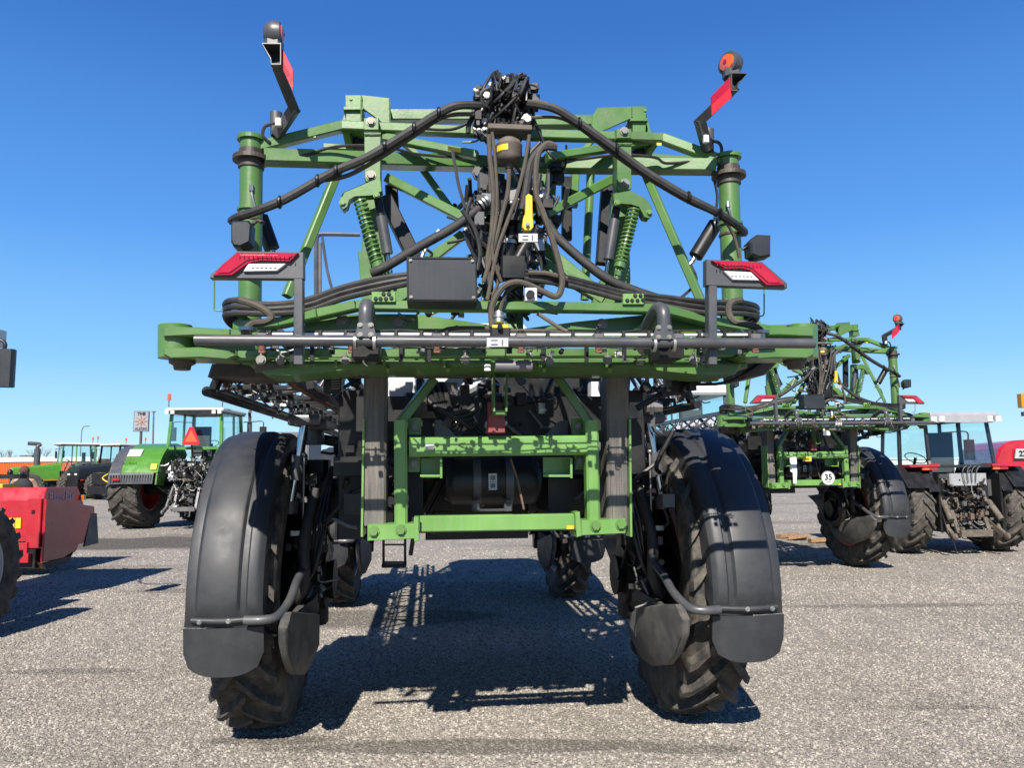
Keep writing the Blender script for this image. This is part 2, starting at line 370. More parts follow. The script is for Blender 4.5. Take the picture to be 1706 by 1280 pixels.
# ------------------------------------------------------------------ ground
def ground_mat(stone=False):
    m = bpy.data.materials.new('loose_stone' if stone else 'crushed_gravel'); m.use_nodes = True
    nt = m.node_tree; L = nt.links.new; b = nt.nodes['Principled BSDF']
    g = _n(nt, 'ShaderNodeNewGeometry')
    vo = _n(nt, 'ShaderNodeTexVoronoi'); vo.inputs['Scale'].default_value = 60
    v2 = _n(nt, 'ShaderNodeTexVoronoi'); v2.inputs['Scale'].default_value = 110
    for q in (vo, v2): L(g.outputs['Position'], q.inputs['Vector'])
    sp = _n(nt, 'ShaderNodeSeparateColor'); L(vo.outputs['Color'], sp.inputs[0])
    s2 = _n(nt, 'ShaderNodeSeparateColor'); L(v2.outputs['Color'], s2.inputs[0])
    ad = _n(nt, 'ShaderNodeMath', operation='ADD'); L(sp.outputs[0], ad.inputs[0]); L(s2.outputs[1], ad.inputs[1])
    cr = _n(nt, 'ShaderNodeValToRGB'); e = cr.color_ramp.elements
    e[0].position = .15; e[0].color = (.14, .128, .110, 1); e[1].position = .95; e[1].color = (.42, .382, .325, 1)
    e.new(.5).color = (.285, .258, .218, 1)
    hf = _n(nt, 'ShaderNodeMath', operation='MULTIPLY'); hf.inputs[1].default_value = .5
    L(ad.outputs[0], hf.inputs[0]); L(hf.outputs[0], cr.inputs[0])
    if stone:
        oi = _n(nt, 'ShaderNodeObjectInfo'); sn = _n(nt, 'ShaderNodeTexNoise'); sn.inputs['Scale'].default_value = 60; L(g.outputs['Position'], sn.inputs['Vector'])
        sa = _n(nt, 'ShaderNodeMath', operation='MULTIPLY_ADD'); sa.inputs[1].default_value = .3; L(sn.outputs['Fac'], sa.inputs[0])
        ss = _n(nt, 'ShaderNodeMath', operation='SUBTRACT'); ss.inputs[1].default_value = .15; L(oi.outputs['Random'], ss.inputs[0]); L(ss.outputs[0], sa.inputs[2])
        L(sa.outputs[0], cr.inputs[0])
        e[0].position = 0; e[-1].position = 1; e[0].color = (.12, .109, .094, 1); e[-1].color = (.44, .405, .35, 1); e[1].color = (.255, .232, .198, 1)
    # compacted damp patches and wheel tracks that run across the yard
    mp = _n(nt, 'ShaderNodeMapping'); mp.inputs['Scale'].default_value = (.07, .42, 1); mp.inputs['Rotation'].default_value = (0, 0, .12)
    L(g.outputs['Position'], mp.inputs[0])
    n1 = _n(nt, 'ShaderNodeTexNoise'); n1.inputs['Scale'].default_value = 1.; n1.inputs['Detail'].default_value = 8; n1.inputs['Roughness'].default_value = .6
    L(mp.outputs[0], n1.inputs['Vector'])
    r1 = _n(nt, 'ShaderNodeMapRange'); r1.inputs[1].default_value = .52; r1.inputs[2].default_value = .68; r1.inputs[4].default_value = .62
    L(n1.outputs['Fac'], r1.inputs[0])
    sx = _n(nt, 'ShaderNodeSeparateXYZ'); L(g.outputs['Position'], sx.inputs[0])
    far = _n(nt, 'ShaderNodeMapRange'); far.inputs[1].default_value = 8.5; far.inputs[2].default_value = 14; L(sx.outputs[1], far.inputs[0])
    mu = _n(nt, 'ShaderNodeMath', operation='MULTIPLY'); L(r1.outputs[0], mu.inputs[0]); L(far.outputs[0], mu.inputs[1])
    n2 = _n(nt, 'ShaderNodeTexNoise'); n2.inputs['Scale'].default_value = .55; n2.inputs['Detail'].default_value = 10; n2.inputs['Roughness'].default_value = .7
    L(g.outputs['Position'], n2.inputs['Vector'])
    r2 = _n(nt, 'ShaderNodeMapRange'); r2.inputs[1].default_value = .4; r2.inputs[2].default_value = .75; r2.inputs[3].default_value = 0; r2.inputs[4].default_value = .42
    L(n2.outputs['Fac'], r2.inputs[0])
    mx = _n(nt, 'ShaderNodeMath', operation='MAXIMUM'); L(mu.outputs[0], mx.inputs[0]); L(r2.outputs[0], mx.inputs[1])
    # one wet strip on the left, as in the yard
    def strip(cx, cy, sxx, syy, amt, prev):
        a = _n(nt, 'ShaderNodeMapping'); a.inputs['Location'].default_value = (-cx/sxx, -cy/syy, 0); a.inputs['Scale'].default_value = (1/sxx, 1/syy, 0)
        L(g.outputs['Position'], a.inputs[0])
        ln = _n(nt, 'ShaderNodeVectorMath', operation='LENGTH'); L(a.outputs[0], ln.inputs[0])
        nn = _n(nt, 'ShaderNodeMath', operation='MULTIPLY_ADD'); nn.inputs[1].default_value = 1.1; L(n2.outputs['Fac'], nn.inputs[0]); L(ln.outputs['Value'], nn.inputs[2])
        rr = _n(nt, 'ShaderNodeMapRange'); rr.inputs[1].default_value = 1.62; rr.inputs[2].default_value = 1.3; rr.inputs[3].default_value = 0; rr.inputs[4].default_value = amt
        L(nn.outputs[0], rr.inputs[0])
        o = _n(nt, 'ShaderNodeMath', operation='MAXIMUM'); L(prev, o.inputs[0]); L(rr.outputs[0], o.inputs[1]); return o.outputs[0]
    f = mx.outputs[0]
    # faint paired wheel tracks running up and across the yard
    for ang, sc_, amt in ((.09, 1.35, .38), (-.5, .8, .3)):
        m3 = _n(nt, 'ShaderNodeMapping'); m3.inputs['Rotation'].default_value = (0, 0, ang); L(g.outputs['Position'], m3.inputs[0])
        wv = _n(nt, 'ShaderNodeTexWave'); wv.inputs['Scale'].default_value = sc_*.35; wv.inputs['Distortion'].default_value = 3.5; wv.inputs['Detail'].default_value = 3; wv.inputs['Detail Scale'].default_value = .4
        L(m3.outputs[0], wv.inputs['Vector'])
        r3 = _n(nt, 'ShaderNodeMapRange'); r3.inputs[1].default_value = .78; r3.inputs[2].default_value = 1.; r3.inputs[4].default_value = amt
        L(wv.outputs['Fac'], r3.inputs[0])
        m4 = _n(nt, 'ShaderNodeMath', operation='MULTIPLY'); L(r3.outputs[0], m4.inputs[0]); L(n1.outputs['Fac'], m4.inputs[1])
        m5 = _n(nt, 'ShaderNodeMath', operation='MAXIMUM'); L(f, m5.inputs[0]); L(m4.outputs[0], m5.inputs[1]); f = m5.outputs[0]
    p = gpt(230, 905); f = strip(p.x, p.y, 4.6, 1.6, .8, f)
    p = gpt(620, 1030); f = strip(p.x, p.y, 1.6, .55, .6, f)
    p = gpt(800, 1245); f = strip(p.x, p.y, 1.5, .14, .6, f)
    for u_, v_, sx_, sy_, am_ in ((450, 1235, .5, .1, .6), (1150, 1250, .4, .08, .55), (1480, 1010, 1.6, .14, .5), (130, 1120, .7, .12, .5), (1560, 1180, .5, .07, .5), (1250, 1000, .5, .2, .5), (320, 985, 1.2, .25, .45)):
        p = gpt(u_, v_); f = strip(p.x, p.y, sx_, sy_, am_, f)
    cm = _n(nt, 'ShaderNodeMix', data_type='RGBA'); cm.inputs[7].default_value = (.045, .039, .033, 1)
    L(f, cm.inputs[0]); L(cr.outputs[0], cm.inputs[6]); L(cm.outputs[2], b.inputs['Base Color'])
    b.inputs['Roughness'].default_value = .9; b.inputs['Specular IOR Level'].default_value = .25
    bp = _n(nt, 'ShaderNodeBump'); bp.inputs['Strength'].default_value = .9; bp.inputs['Distance'].default_value = .012; bp.invert = True
    L(vo.outputs['Distance'], bp.inputs['Height'])
    b2 = _n(nt, 'ShaderNodeBump'); b2.inputs['Strength'].default_value = .6; b2.inputs['Distance'].default_value = .03
    L(n2.outputs['Fac'], b2.inputs['Height']); L(b2.outputs[0], bp.inputs['Normal']); (None if stone else L(bp.outputs[0], b.inputs['Normal']))
    return m
gb = MB(); gs = 900
xs = [-gs, -120, -40, -16, -8, -4, 0, 4, 8, 16, 40, 120, gs]; ys = [-60, -10, 0, 3, 6, 9, 12, 18, 30, 60, 140, 500, 1400]
gb.add([(x, y, 0) for y in ys for x in xs], [[j*13+i, j*13+i+1, j*13+14+i, j*13+13+i] for j in range(12) for i in range(12)], True)
M['ground'] = ground_mat()
obj('ground', gb, 'ground', kind='structure')

# loose stones on the gravel: real pebbles, many thousands, as one scattered object
M['stone'] = ground_mat(True)
def gravel():
    # patches: (near y, far y, half width at near, at far, density, scale)
    gb = MB()
    patches = [(3.6, 7.0, 3.2, 5.4, 3600, .8), (7.0, 11.5, 5.4, 8.4, 1300, .95), (11.5, 16, 8.4, 11.6, 230, 1.3), (16, 24, 11.6, 17, 60, 1.5), (24, 38, 17, 26, 12, 1.7)]
    st = MB(); R = random.Random(5)
    bm = bmesh.new(); bmesh.ops.create_icosphere(bm, subdivisions=1, radius=.5)
    for v in bm.verts: v.co = V((v.co.x*R.uniform(.75, 1.2), v.co.y*R.uniform(.65, 1.0), v.co.z*R.uniform(.45, .7)))
    me = bpy.data.meshes.new('pebble_shape'); bm.to_mesh(me); bm.free(); me.materials.append(M['stone'])
    for k, (y0, y1, w0, w1, dens, sc) in enumerate(patches):
        g = MB(); g.add([(-w0, y0, .001), (w0, y0, .001), (w1, y1, .001), (-w1, y1, .001)], [[0, 1, 2, 3]])
        o = obj('loose_gravel', g, 'stone', kind='stuff')
        tag(o, ['loose pale gravel stones nearest the camera', 'loose gravel stones around and under the large sprayer', 'thinner scatter of gravel stones beside the farther sprayer', 'sparse stones around the green tractor wheel', 'sparse stones in the far part of the yard'][k], 'gravel')
        ng = bpy.data.node_groups.new('pebbles', 'GeometryNodeTree')
        ng.interface.new_socket('Geometry', in_out='INPUT', socket_type='NodeSocketGeometry')
        ng.interface.new_socket('Geometry', in_out='OUTPUT', socket_type='NodeSocketGeometry')
        N = ng.nodes.new; L = ng.links.new
        i = N('NodeGroupInput'); ou = N('NodeGroupOutput'); d = N('GeometryNodeDistributePointsOnFaces'); d.inputs['Density'].default_value = dens
        d.inputs['Seed'].default_value = k+3
        ins = N('GeometryNodeInstanceOnPoints'); rot = N('FunctionNodeRandomValue'); rot.data_type = 'FLOAT_VECTOR'
        rot.inputs[0].default_value = (-.5, -.5, 0); rot.inputs[1].default_value = (.5, .5, 6.28)
        scl = N('FunctionNodeRandomValue'); scl.data_type = 'FLOAT'; scl.inputs[2].default_value = 0; scl.inputs[3].default_value = 1
        pw = N('ShaderNodeMath'); pw.operation = 'POWER'; pw.inputs[1].default_value = 2.2; L(scl.outputs[1], pw.inputs[0])
        ma = N('ShaderNodeMath'); ma.operation = 'MULTIPLY_ADD'; ma.inputs[1].default_value = .026*sc; ma.inputs[2].default_value = .010*sc; L(pw.outputs[0], ma.inputs[0])
        # the pebble itself
        tmp = bpy.data.objects.new('pebble_source', me)
        oi = N('GeometryNodeObjectInfo'); oi.inputs['Object'].default_value = tmp
        L(i.outputs[0], d.inputs['Mesh']); L(d.outputs['Points'], ins.inputs['Points']); L(oi.outputs['Geometry'], ins.inputs['Instance'])
        L(rot.outputs[0], ins.inputs['Rotation']); L(ma.outputs[0], ins.inputs['Scale']); L(ins.outputs[0], ou.inputs[0])
        md = o.modifiers.new('pebbles', 'NODES'); md.node_group = ng
gravel()
# ------------------------------------------------------------------ the large green sprayer seen from behind
SO, SR = (-.235, 5.2, 0), .108
FR = Frame(SO, SR)
spr = thing('crop_sprayer', 'largest green crop sprayer, seen from behind with folded boom, filling the middle', 'sprayer', SO, SR, 'green self-propelled sprayers')
q = FR.y
def W(px, y): return px*(5.2+y)/F_PX
def P(name, mb, m=None, par=spr, **k): return obj(name, mb, m, par, **k)
def fbeam(a, b, hpx, d=None, m='green', name='frame_beam', par=spr, upv=None, ch=.006):
    """beam between two picture points given with their real distance y; hpx is the visible thickness"""
    A = q(*a); B = q(*b); h = W(hpx, (a[2]+b[2])/2)
    mb = MB(); mb.beam(A, B, d or h, h, upv or (0, .02, 1), ch)
    return P(name, mb, m, par)
def fplate(pts, y, t, m='green', name='bracket', par=spr, bolts=(), ch=.003, br=.013):
    mb = MB(); mb.use(m).prism([q(u, v, y) for u, v in pts], (0, t, 0), ch)
    mb.use('green_bolt' if name in ('end_block', 'spring_arm', 'tower_head') else 'black' if name == 'stop_plate' else 'bolt')
    for u, v in bolts: mb.bolt(q(u, v, y), br)
    return P(name, mb, None, par)
def fpath(pts, y=None): return [q(*(p if len(p) == 3 else (*p, y))) for p in pts]
def hose(pts, px, m='hose', name='hose', y=None, par=spr, n=8, k=5):
    ps = fpath(pts, y); yy = pts[0][2] if len(pts[0]) == 3 else y
    mb = MB(); mb.tube(ps, W(px, yy)/2, n, k); return P(name, mb, m, par)

# --- wheels with fenders, legs and shields
HW, R0, WY0, WY1 = 1.44, .925, .22, 4.85
ty = tyre_mb(R0, .40, .585, 21, .056, .058, .31)
ty_me = None
def wheel_set(sd, y0, rear=True):
    global ty_me
    # rim (part) with its tyre (sub-part)
    if rear and sd < 0: y0 += .11
    HWs = HW-(.03 if sd < 0 else 0)
    r = rim_mb(.585, .40, .05, 12, side=sd, inner='black')
    rim = P('wheel', r); rim.location = (sd*HWs, y0, R0)
    if ty_me is None: t = obj('tyre', ty, 'tyre', rim); ty_me = t.data
    else: t = bpy.data.objects.new('tyre', ty_me); COL.objects.link(t); t.parent = rim
    t.rotation_euler = (random.Random(sd*7+y0).random()*6, 0, 0)
    # fender: profile across (x, dr), swept over the wheel
    prof = [(-.236, -.115), (-.232, -.03), (-.222, -.006), (-.205, 0), (-.165, .002), (-.150, .018), (-.14, .022), (.070, .022), (.082, .018), (.098, 0), (.130, 0), (.142, .012), (.185, .010), (.205, 0), (.226, -.02), (.232, -.045), (.236, -.14)]
    prof = [(-x*sd*.92, dr) if sd > 0 else (x*.92, dr) for x, dr in prof]
    RF = 1.0; f0, fe = math.radians(118), math.radians(-16.5)
    mb = MB(); rows = []
    NR = 60
    fb = math.radians(-6.4)      # the bracket line: below it the fender is a plain rubber flap
    for j in range(NR+1):
        t = j/NR; f = f0+(fb-f0)*t
        k = max(0, min(1, (math.radians(0)-f)/math.radians(5)))      # profile fades out above the bracket
        row = []
        for x, dr in prof:
            ddr = dr*(1-k)+(-.55*x*x)*k
            row.append(V((x, -(RF+ddr)*math.cos(f), (RF+ddr)*math.sin(f))))
        rows.append(row)
    inner = [[V((p.x*.985, p.y*.994, p.z*.994)) for p in r_] for r_ in rows]
    n = len(prof); vs = [p for r_ in rows for p in r_]+[p for r_ in inner for p in r_]; o = len(rows)*n; fs = []
    for j in range(NR):
        for i in range(n-1):
            a = j*n+i; fs += [[a, a+1, a+n+1, a+n], [o+a, o+a+n, o+a+n+1, o+a+1]]
    for i in range(n-1): fs += [[i, o+i, o+i+1, i+1], [NR*n+i, NR*n+i+1, o+NR*n+i+1, o+NR*n+i]]
    for j in range(NR):
        for i in (0, n-1): a = j*n+i; fs.append([a, a+n, o+a+n, o+a])
    mb.add(vs, fs, True)
    fd = P('fender', mb, 'fender'); fd.location = (sd*(HW+(.022 if sd < 0 else .09)), y0, R0)
    # flap: hangs from the bracket line, its lower edge rounded
    fl = MB(); rows = []; nx = 14; nz = 8
    for j in range(nz+1):
        row = []
        for i in range(nx+1):
            x = (-.236+.472*i/nx)*.92; zt = math.sin(fb)+.0; e = abs(x/.217)
            zb = -.378+.07*max(0, (e-.2)/.8)**2+(.055*max(0, (e-.85)/.15)**2)
            z = zt+(zb-zt)*j/nz; yb = -.998-.012+.55*x*x+.02*(j/nz)
            row.append(V((x, yb, z)))
        rows.append(row)
    vs = [p for r_ in rows for p in r_]; o = len(vs); vs += [p+V((0, .012, 0)) for p in vs]; m_ = nx+1; fs = []
    for j in range(nz):
        for i in range(nx): a = j*m_+i; fs += [[a, a+1, a+m_+1, a+m_], [o+a, o+a+m_, o+a+m_+1, o+a+1]]
    for i in range(nx): fs += [[i, o+i, o+i+1, i+1], [nz*m_+i, nz*m_+i+1, o+nz*m_+i+1, o+nz*m_+i]]
    for j in range(nz):
        for i in (0, nx): a = j*m_+i; fs.append([a, a+m_, o+a+m_, o+a])
    fl.add(vs, fs, True)
    f2 = obj('flap', fl, 'fender', fd)
    # rail pressed into the fender where the bracket is bolted on, with its two bolts
    b2 = MB(); b2.use('fender'); zr = math.sin(fb)+.045
    b2.tube([(-.17*1, -.992, zr), (0, -1.008, zr-.006), (.17, -.992, zr)], .018, 10, 4)
    b2.use('steel')
    for x in ((-.08, .075) if sd < 0 else (-.02, .13)): b2.bolt((x-.04 if sd < 0 else x, -1.022, zr-.004), .011, (0, -1, 0))
    obj('fender_bolt_rail', b2, None, fd)
    # bent tube that carries the fender
    br = MB(); z = R0+math.sin(fb)+.045
    X = lambda a: sd*(HW-a)
    br.tube([(X(.10), y0-1.03, z), (X(.20), y0-1.035, z), (X(.27), y0-.99, z+.01), (X(.31), y0-.85, z+.07), (X(.32), y0-.68, z+.15), (X(.33), y0-.45, z+.22), (X(.3), y0-.1, z+.25)], .026, 10, 5)
    P('fender_bracket', br, 'grey')
    # leg of the suspension: column, air spring, fork, hub motor
    lg = MB(); lg.use('black')
    xl = sd*(HW-.33)
    lg.beam((xl, y0+.08, .62), (xl, y0+.08, 1.75), .16, .2, (0, 1, 0), .03)
    lg.beam((xl-sd*.02, y0-.16, .8), (xl-sd*.03, y0-.02, 1.45), .09, .12, (0, 1, 0), .02)
    lg.cyl((sd*(HW-.42), y0, R0), (sd*(HW-.05), y0, R0), .2, .17, 20)
    lg.cyl((sd*(HW-.47), y0, R0), (sd*(HW-.42), y0, R0), .14, .12, 16)
    lg.beam((sd*.45, y0+.05, 1.42), (xl, y0+.05, 1.42), .2, .16, (0, 0, 1), .02)
    lg.beam((sd*.5, y0-.12, 1.78), (xl, y0+.0, 1.9), .14, .07, (0, 0, 1), .02)
    lg.use('mid')
    lg.prism([(xl-.09, y0-.2, 1.95), (xl+.09, y0-.2, 1.95), (xl+.12, y0, 1.95), (xl+.09, y0+.2, 1.95), (xl-.09, y0+.2, 1.95)], (0, 0, .07), .01)
    lg.cyl((xl, y0-.12, 1.85), (xl, y0-.12, 1.96), .075, .06, 16)
    P('suspension_leg', lg)
    st = MB(); st.use('chrome'); a, b_ = V((xl+sd*.03, y0-.36, 1.97)), V((xl+sd*.11, y0-.38, 1.45))
    st.cyl(a, b_, .031); st.use('grey'); st.cyl(a.lerp(b_, .38), a.lerp(b_, .68), .048); st.cyl(b_+V((0, 0, .03)), b_-V((0, 0, .05)), .05); st.prism([(a.x-.1, a.y-.05, a.z), (a.x+.1, a.y-.05, a.z), (a.x+.08, a.y+.2, a.z), (a.x-.08, a.y+.2, a.z)], (0, 0, .07), .01)
    P('suspension_strut', st)
    ab = MB()
    for zz in (1.55, 1.68, 1.81): ab.ell((xl-sd*.22, y0-.1, zz), (.095, .095, .075), 16, 8)
    P('air_spring', ab, 'hose')
    rod = MB(); rod.cyl((xl+sd*.02, y0-.42, 1.78), (xl+sd*.02, y0-.42, 1.3), .007, n=8); rod.ell((xl+sd*.02, y0-.42, 1.78), .016, 8, 6)
    rod.box((xl+sd*.03, y0-.42, 1.28), (.13, .07, .03)); P('levelling_rod', rod, 'steel')
    # inner shield that parts the crop: outline traced on the wheel's inner side
    pts = [(1014, 893), (1026, 921), (1038, 966), (1054, 1030), (1063, 1064), (1081, 1097), (1099, 1110), (1124, 1108), (1139, 1088), (1150, 1058), (1151, 1033), (1139, 1007), (1112, 1007), (1090, 991), (1078, 963), (1069, 927), (1060, 890)]
    base = [FR.x(u, v, HW-.29) for u, v in pts]
    base = [V((sd*p.x, p.y+y0-WY0, p.z)) for p in base]
    sh = MB(); sh.prism(base, (-sd*.05, 0, 0), .012)
    loop = [base[i]+V((-sd*.052, 0, 0)) for i in (3, 4, 5, 6, 7, 8, 9, 10, 11, 12)]
    ap = [FR.x(u, v, HW-.29) for u, v in ((1090, 1060), (1090, 1012))]
    ap = [V((sd*(p.x-.13), p.y+y0-WY0-.03, p.z)) for p in ap]
    k = len(loop); near = [0 if (p-ap[0]).length < (p-ap[1]).length else 1 for p in loop]; fs = []
    for i in range(k):
        j = (i+1) % k
        fs.append([i, j, k+near[i]] if near[i] == near[j] else [i, j, k+near[j], k+near[i]])
    sh.add(loop+ap, fs, True)
    up_ = [base[i]+V((-sd*.052, 0, 0)) for i in (0, 1, 2, 3, 12, 13, 14, 15, 16)]
    cu = sum(up_, V())/len(up_); sh.add([cu+(p-cu)*.9 for p in up_]+[cu+(p-cu)*.7+V((-sd*.04, 0, 0)) for p in up_], [[i, (i+1) % 9, 9+(i+1) % 9, 9+i] for i in range(9)]+[list(range(9, 18))])
    P('wheel_shield', sh, 'shield')
    # hoses to the wheel motor
    hs_ = MB(); hs_.use('sleeve')
    hs_.tube([(xl-sd*.05, y0-.35, 1.55), (xl+sd*.0, y0-.48, 1.25), (xl-sd*.01, y0-.52, 1.0), (xl+sd*.05, y0-.45, .86), (xl+sd*.07, y0-.25, .85), (xl+sd*.03, y0-.1, .92)], .036, 10, 6)
    P('motor_hose', hs_)
    hs_ = MB(); hs_.use('hose')
    for k in range(4):
        o_ = .03*k
        hs_.tube([(xl-sd*.14, y0-.25-o_*.4, 1.7), (xl-sd*(.12-o_), y0-.4, 1.35), (xl-sd*(.06-o_*.5), y0-.46+o_, 1.05), (xl+sd*.04, y0-.35+o_, .93-o_*.5), (xl+sd*.08, y0-.15, .95)], .013, 7, 5)
    P('motor_hose', hs_)
    ft = MB(); clutter(ft, (xl-.1, y0-.4, .85), (xl+.1, y0-.1, 1.1), 16, int(y0*3+sd*5+90), ['steel', 'bolt', 'black', 'hose'], .02, .06)
    clutter(ft, (xl-.14, y0-.35, 1.15), (xl+.12, y0-.12, 1.8), 26, int(y0*3+sd*5+80), ['mid', 'black', 'hose', 'black', 'bolt'], .03, .08, .5)
    P('hydraulic_fittings', ft)
for y0 in (WY0, WY1):
    for sd in (-1, 1): wheel_set(sd, y0, y0 < 1)

# --- chassis, engine-end bodywork and tank
c = MB(); c.use('black')
for sd in (-1, 1):
    c.beam((sd*.42, -.75, 1.55), (sd*.42, 5.6, 1.55), .12, .28, (0, 0, 1), .015)
c.beam((-1.1, .27, 1.5), (1.1, .27, 1.5), .22, .24, (0, 0, 1), .02)
c.beam((-1.1, 4.9, 1.5), (1.1, 4.9, 1.5), .22, .24, (0, 0, 1), .02)
c.beam((-.75, -.62, 1.98), (.75, -.62, 1.98), .04, .26, (0, 0, 1), .006)
c.beam((-.9, -.4, 1.7), (.9, -.4, 1.7), .1, .12)
c.beam((-.55, -.9, 1.36), (.55, -.9, 1.36), .06, .05)
c.box((-.0, .35, 1.45), (.7, .5, .5)); c.box((-.62, .6, 1.5), (.35, .8, .45)); c.box((.62, .6, 1.5), (.35, .8, .45))
P('chassis', c)
c = MB()
for u0, u1, v0, v1 in ((560, 605, 650, 900), (1048, 1075, 650, 790)):
    c = MB(); a = q(u0, v1, -.3); b_ = q(u1, v0, -.3); c.box((a+b_)/2+V((0, .15, 0)), (abs(b_.x-a.x), .25, abs(b_.z-a.z)), ch=.01); P('side_cover', c, 'black')
c = MB(); c.use('tank')
T0 = V((0, 1.9, 0))
sec = [(-.78, 1.55), (-.5, 1.32), (.5, 1.32), (.78, 1.55), (.8, 2.25), (.62, 2.5), (-.62, 2.5), (-.8, 2.25)]
c.prism([(x, .75, z) for x, z in sec], (0, 2.2, 0), .05)
P('spray_tank', c)
c = MB(); a = q(762, 600, -.35); c.lathe([(0, 0), (0, .19), (.02, .215), (.5, .22)], (a.x, -.45, a.z-.02), (0, 1, 0), 32); P('rinse_tank', c, 'tank')
c = MB(); c.prism([q(647, 636, -.3), q(688, 636, -.3), q(686, 660, -.3), q(676, 694, -.3), q(650, 690, -.3)], (0, .12, 0), .01); P('tank_panel', c, 'tank'); c = MB(); c.prism([q(985, 636, -.3), q(1000, 636, -.3), q(1000, 700, -.3), q(985, 680, -.3)], (0, .12, 0), .01)
P('tank_panel', c, 'tank')
c = MB(); a_, b_ = q(694, 690, .55), q(982, 600, .55); c.box((a_+b_)/2, (b_.x-a_.x, .05, b_.z-a_.z)); P('bulkhead', c, 'black')
# cab ahead of the tank
cb = MB(); cb.use('grey'); y0, y1, zb, zt = 3.55, 5.1, 1.75, 3.12
for x in (-.72, .72):
    for y in (y0, y1): cb.beam((x, y, zb), (x*.93, y+(-.1 if y > 4 else .03), zt), .07, .07)
cb.use('green'); cb.box((0, 4.3, 1.72), (1.6, 1.7, .28), ch=.04); P('cab_frame', cb)
cb = MB(); cb.prism([(-.78, 3.45, 3.12), (.78, 3.45, 3.12), (.8, 4.9, 3.12), (.6, 5.25, 3.12), (-.6, 5.25, 3.12), (-.8, 4.9, 3.12)], (0, 0, .2), .05); P('cab_roof', cb, 'tank')
for a_, b_ in (((-.7, y0), (.7, y0)), ((-.7, y0), (-.7, y1)), ((.7, y0), (.7, y1)), ((-.7, y1), (.7, y1))):
    g = MB(); g.prism([(a_[0]*.98, a_[1]+.02, 1.88), (b_[0]*.98, b_[1]+.02, 1.88), (b_[0]*.94, b_[1], 3.1), (a_[0]*.94, a_[1], 3.1)], (.006, .006, 0)); P('cab_window', g, 'glass')
cb = MB(); cb.box((0, 4.1, 2.1), (.5, .5, .15), ch=.04); cb.box((0, 3.85, 2.45), (.48, .12, .75), ch=.04); P('seat', cb, 'seat')
# hood behind the cab
cb = MB(); cb.prism([(-.6, -.35, 1.75), (.6, -.35, 1.75), (.6, -.35, 2.0), (.5, -.3, 2.05), (-.5, -.3, 2.05), (-.6, -.35, 2.0)], (0, .85, 0), .02); P('rear_hood', cb, 'black')
# walkway rails on the left
cb = MB(); cb.tube(fpath([(527, 560), (527, 405), (531, 393), (540, 390), (600, 391)], 1.4), .019, 8, 3); cb.tube(fpath([(537, 395), (545, 450), (557, 500), (560, 555)], 1.4), .012, 8, 3)
cb.beam(q(533, 640, 1.4), q(533, 405, 1.4), .028, .03); P('handrail', cb, 'grey')
cb = MB()
for u in (540, 560, 572, 588, 600, 612): cb.beam(q(u, 660, .6), q(u, 628, .6), .02, .03)
cb.beam(q(520, 650, .6), q(625, 650, .6), .03, .02); cb.beam(q(515, 668, .5), q(620, 668, .5), .5, .05, ch=.004); P('walkway_grating', cb, 'mid')
cb = MB()
for u in (1078, 1092, 1108): cb.beam(q(u, 700, .6), q(u, 618, .6), .03, .03)
cb.beam(q(1068, 672, .6), q(1120, 664, .6), .03, .03); P('handrail', cb, 'mid'); cb = MB(); cb.cyl(q(1003, 720, -.2), q(1003, 632, -.2), .014); P('rod', cb, 'mid'); cb = MB(); cb.cyl(q(1000, 636, .8), q(1000, 560, .8), .03); P('pipe', cb, 'mid')
# step that hangs at the left
cb = MB(); y = 1.2
for u in (639, 675): cb.beam(q(u, 890, y), q(u, 943, y), .02, .02)
cb.beam(q(637, 941, y), q(677, 941, y), .22, .028); cb.beam(q(637, 908, y), q(677, 908, y), .03, .012); P('step', cb, 'black')

# --- lower lift frame
y = -1.08
P('lift_frame_post', MB().beam(q(668.5, 876, y), q(667.5, 701, y), W(21, y), .09, (0, 1, 0), .012), 'green_dusty')
P('lift_frame_post', MB().beam(q(987, 868, y), q(984, 701, y), W(22, y), .09, (0, 1, 0), .012), 'green_dusty')
fbeam((722, 632, -1.0), (664, 708, y+.02), 15, .07, 'green')
fbeam((931, 630, -1.0), (984, 708, y+.02), 15, .07, 'green')
mb = MB(); mb.beam(q(682, 745, y+.02), q(974, 742, y+.02), .11, W(33, y), ch=.014); P('cross_beam', mb, 'green_dusty')
mb = MB(); mb.beam(q(700, 873, y-.01), q(960, 869, y-.01), .07, W(26, y), ch=.006); P('cross_beam', mb, 'green_dusty')
for pts, bs in (([(612, 875), (693, 872), (693, 898), (612, 902)], [(622.5, 886), (668, 883.5)]), ([(967, 867), (1043, 865), (1043, 889), (967, 893)], [(992, 877), (1034, 874.5)])):
    fplate(pts, y-.075, .13, 'green_dusty', 'end_block', bolts=bs, ch=.008, br=.022)
fplate([(690, 862), (698, 862), (698, 902), (690, 904)], y-.09, .15, 'green_dusty', 'flange')
fplate([(958, 855), (966, 853), (968, 894), (961, 896)], y-.09, .15, 'green_dusty', 'flange')
for pts in ([(700, 764), (735, 762), (735, 790), (730, 797), (702, 797)], [(905, 762), (952, 762), (952, 794), (946, 794), (918, 794), (905, 790)]):
    mb = MB(); mb.prism([q(u, v, -.95) for u, v in pts], (0, .02, 0), .002)
    a, b_ = pts[1], pts[2]; mb.prism([q(pts[1][0]-2, v, -1.08) for v in (764, 797)]+[q(pts[1][0]-2, v, -.93) for v in (797, 764)], (.012, 0, 0))
    mb.prism([q(u, 795, -1.08) for u in (pts[0][0], pts[1][0])]+[q(u, 795, -.93) for u in (pts[1][0], pts[0][0])], (0, 0, .012)); P('bracket', mb, 'green_dusty')
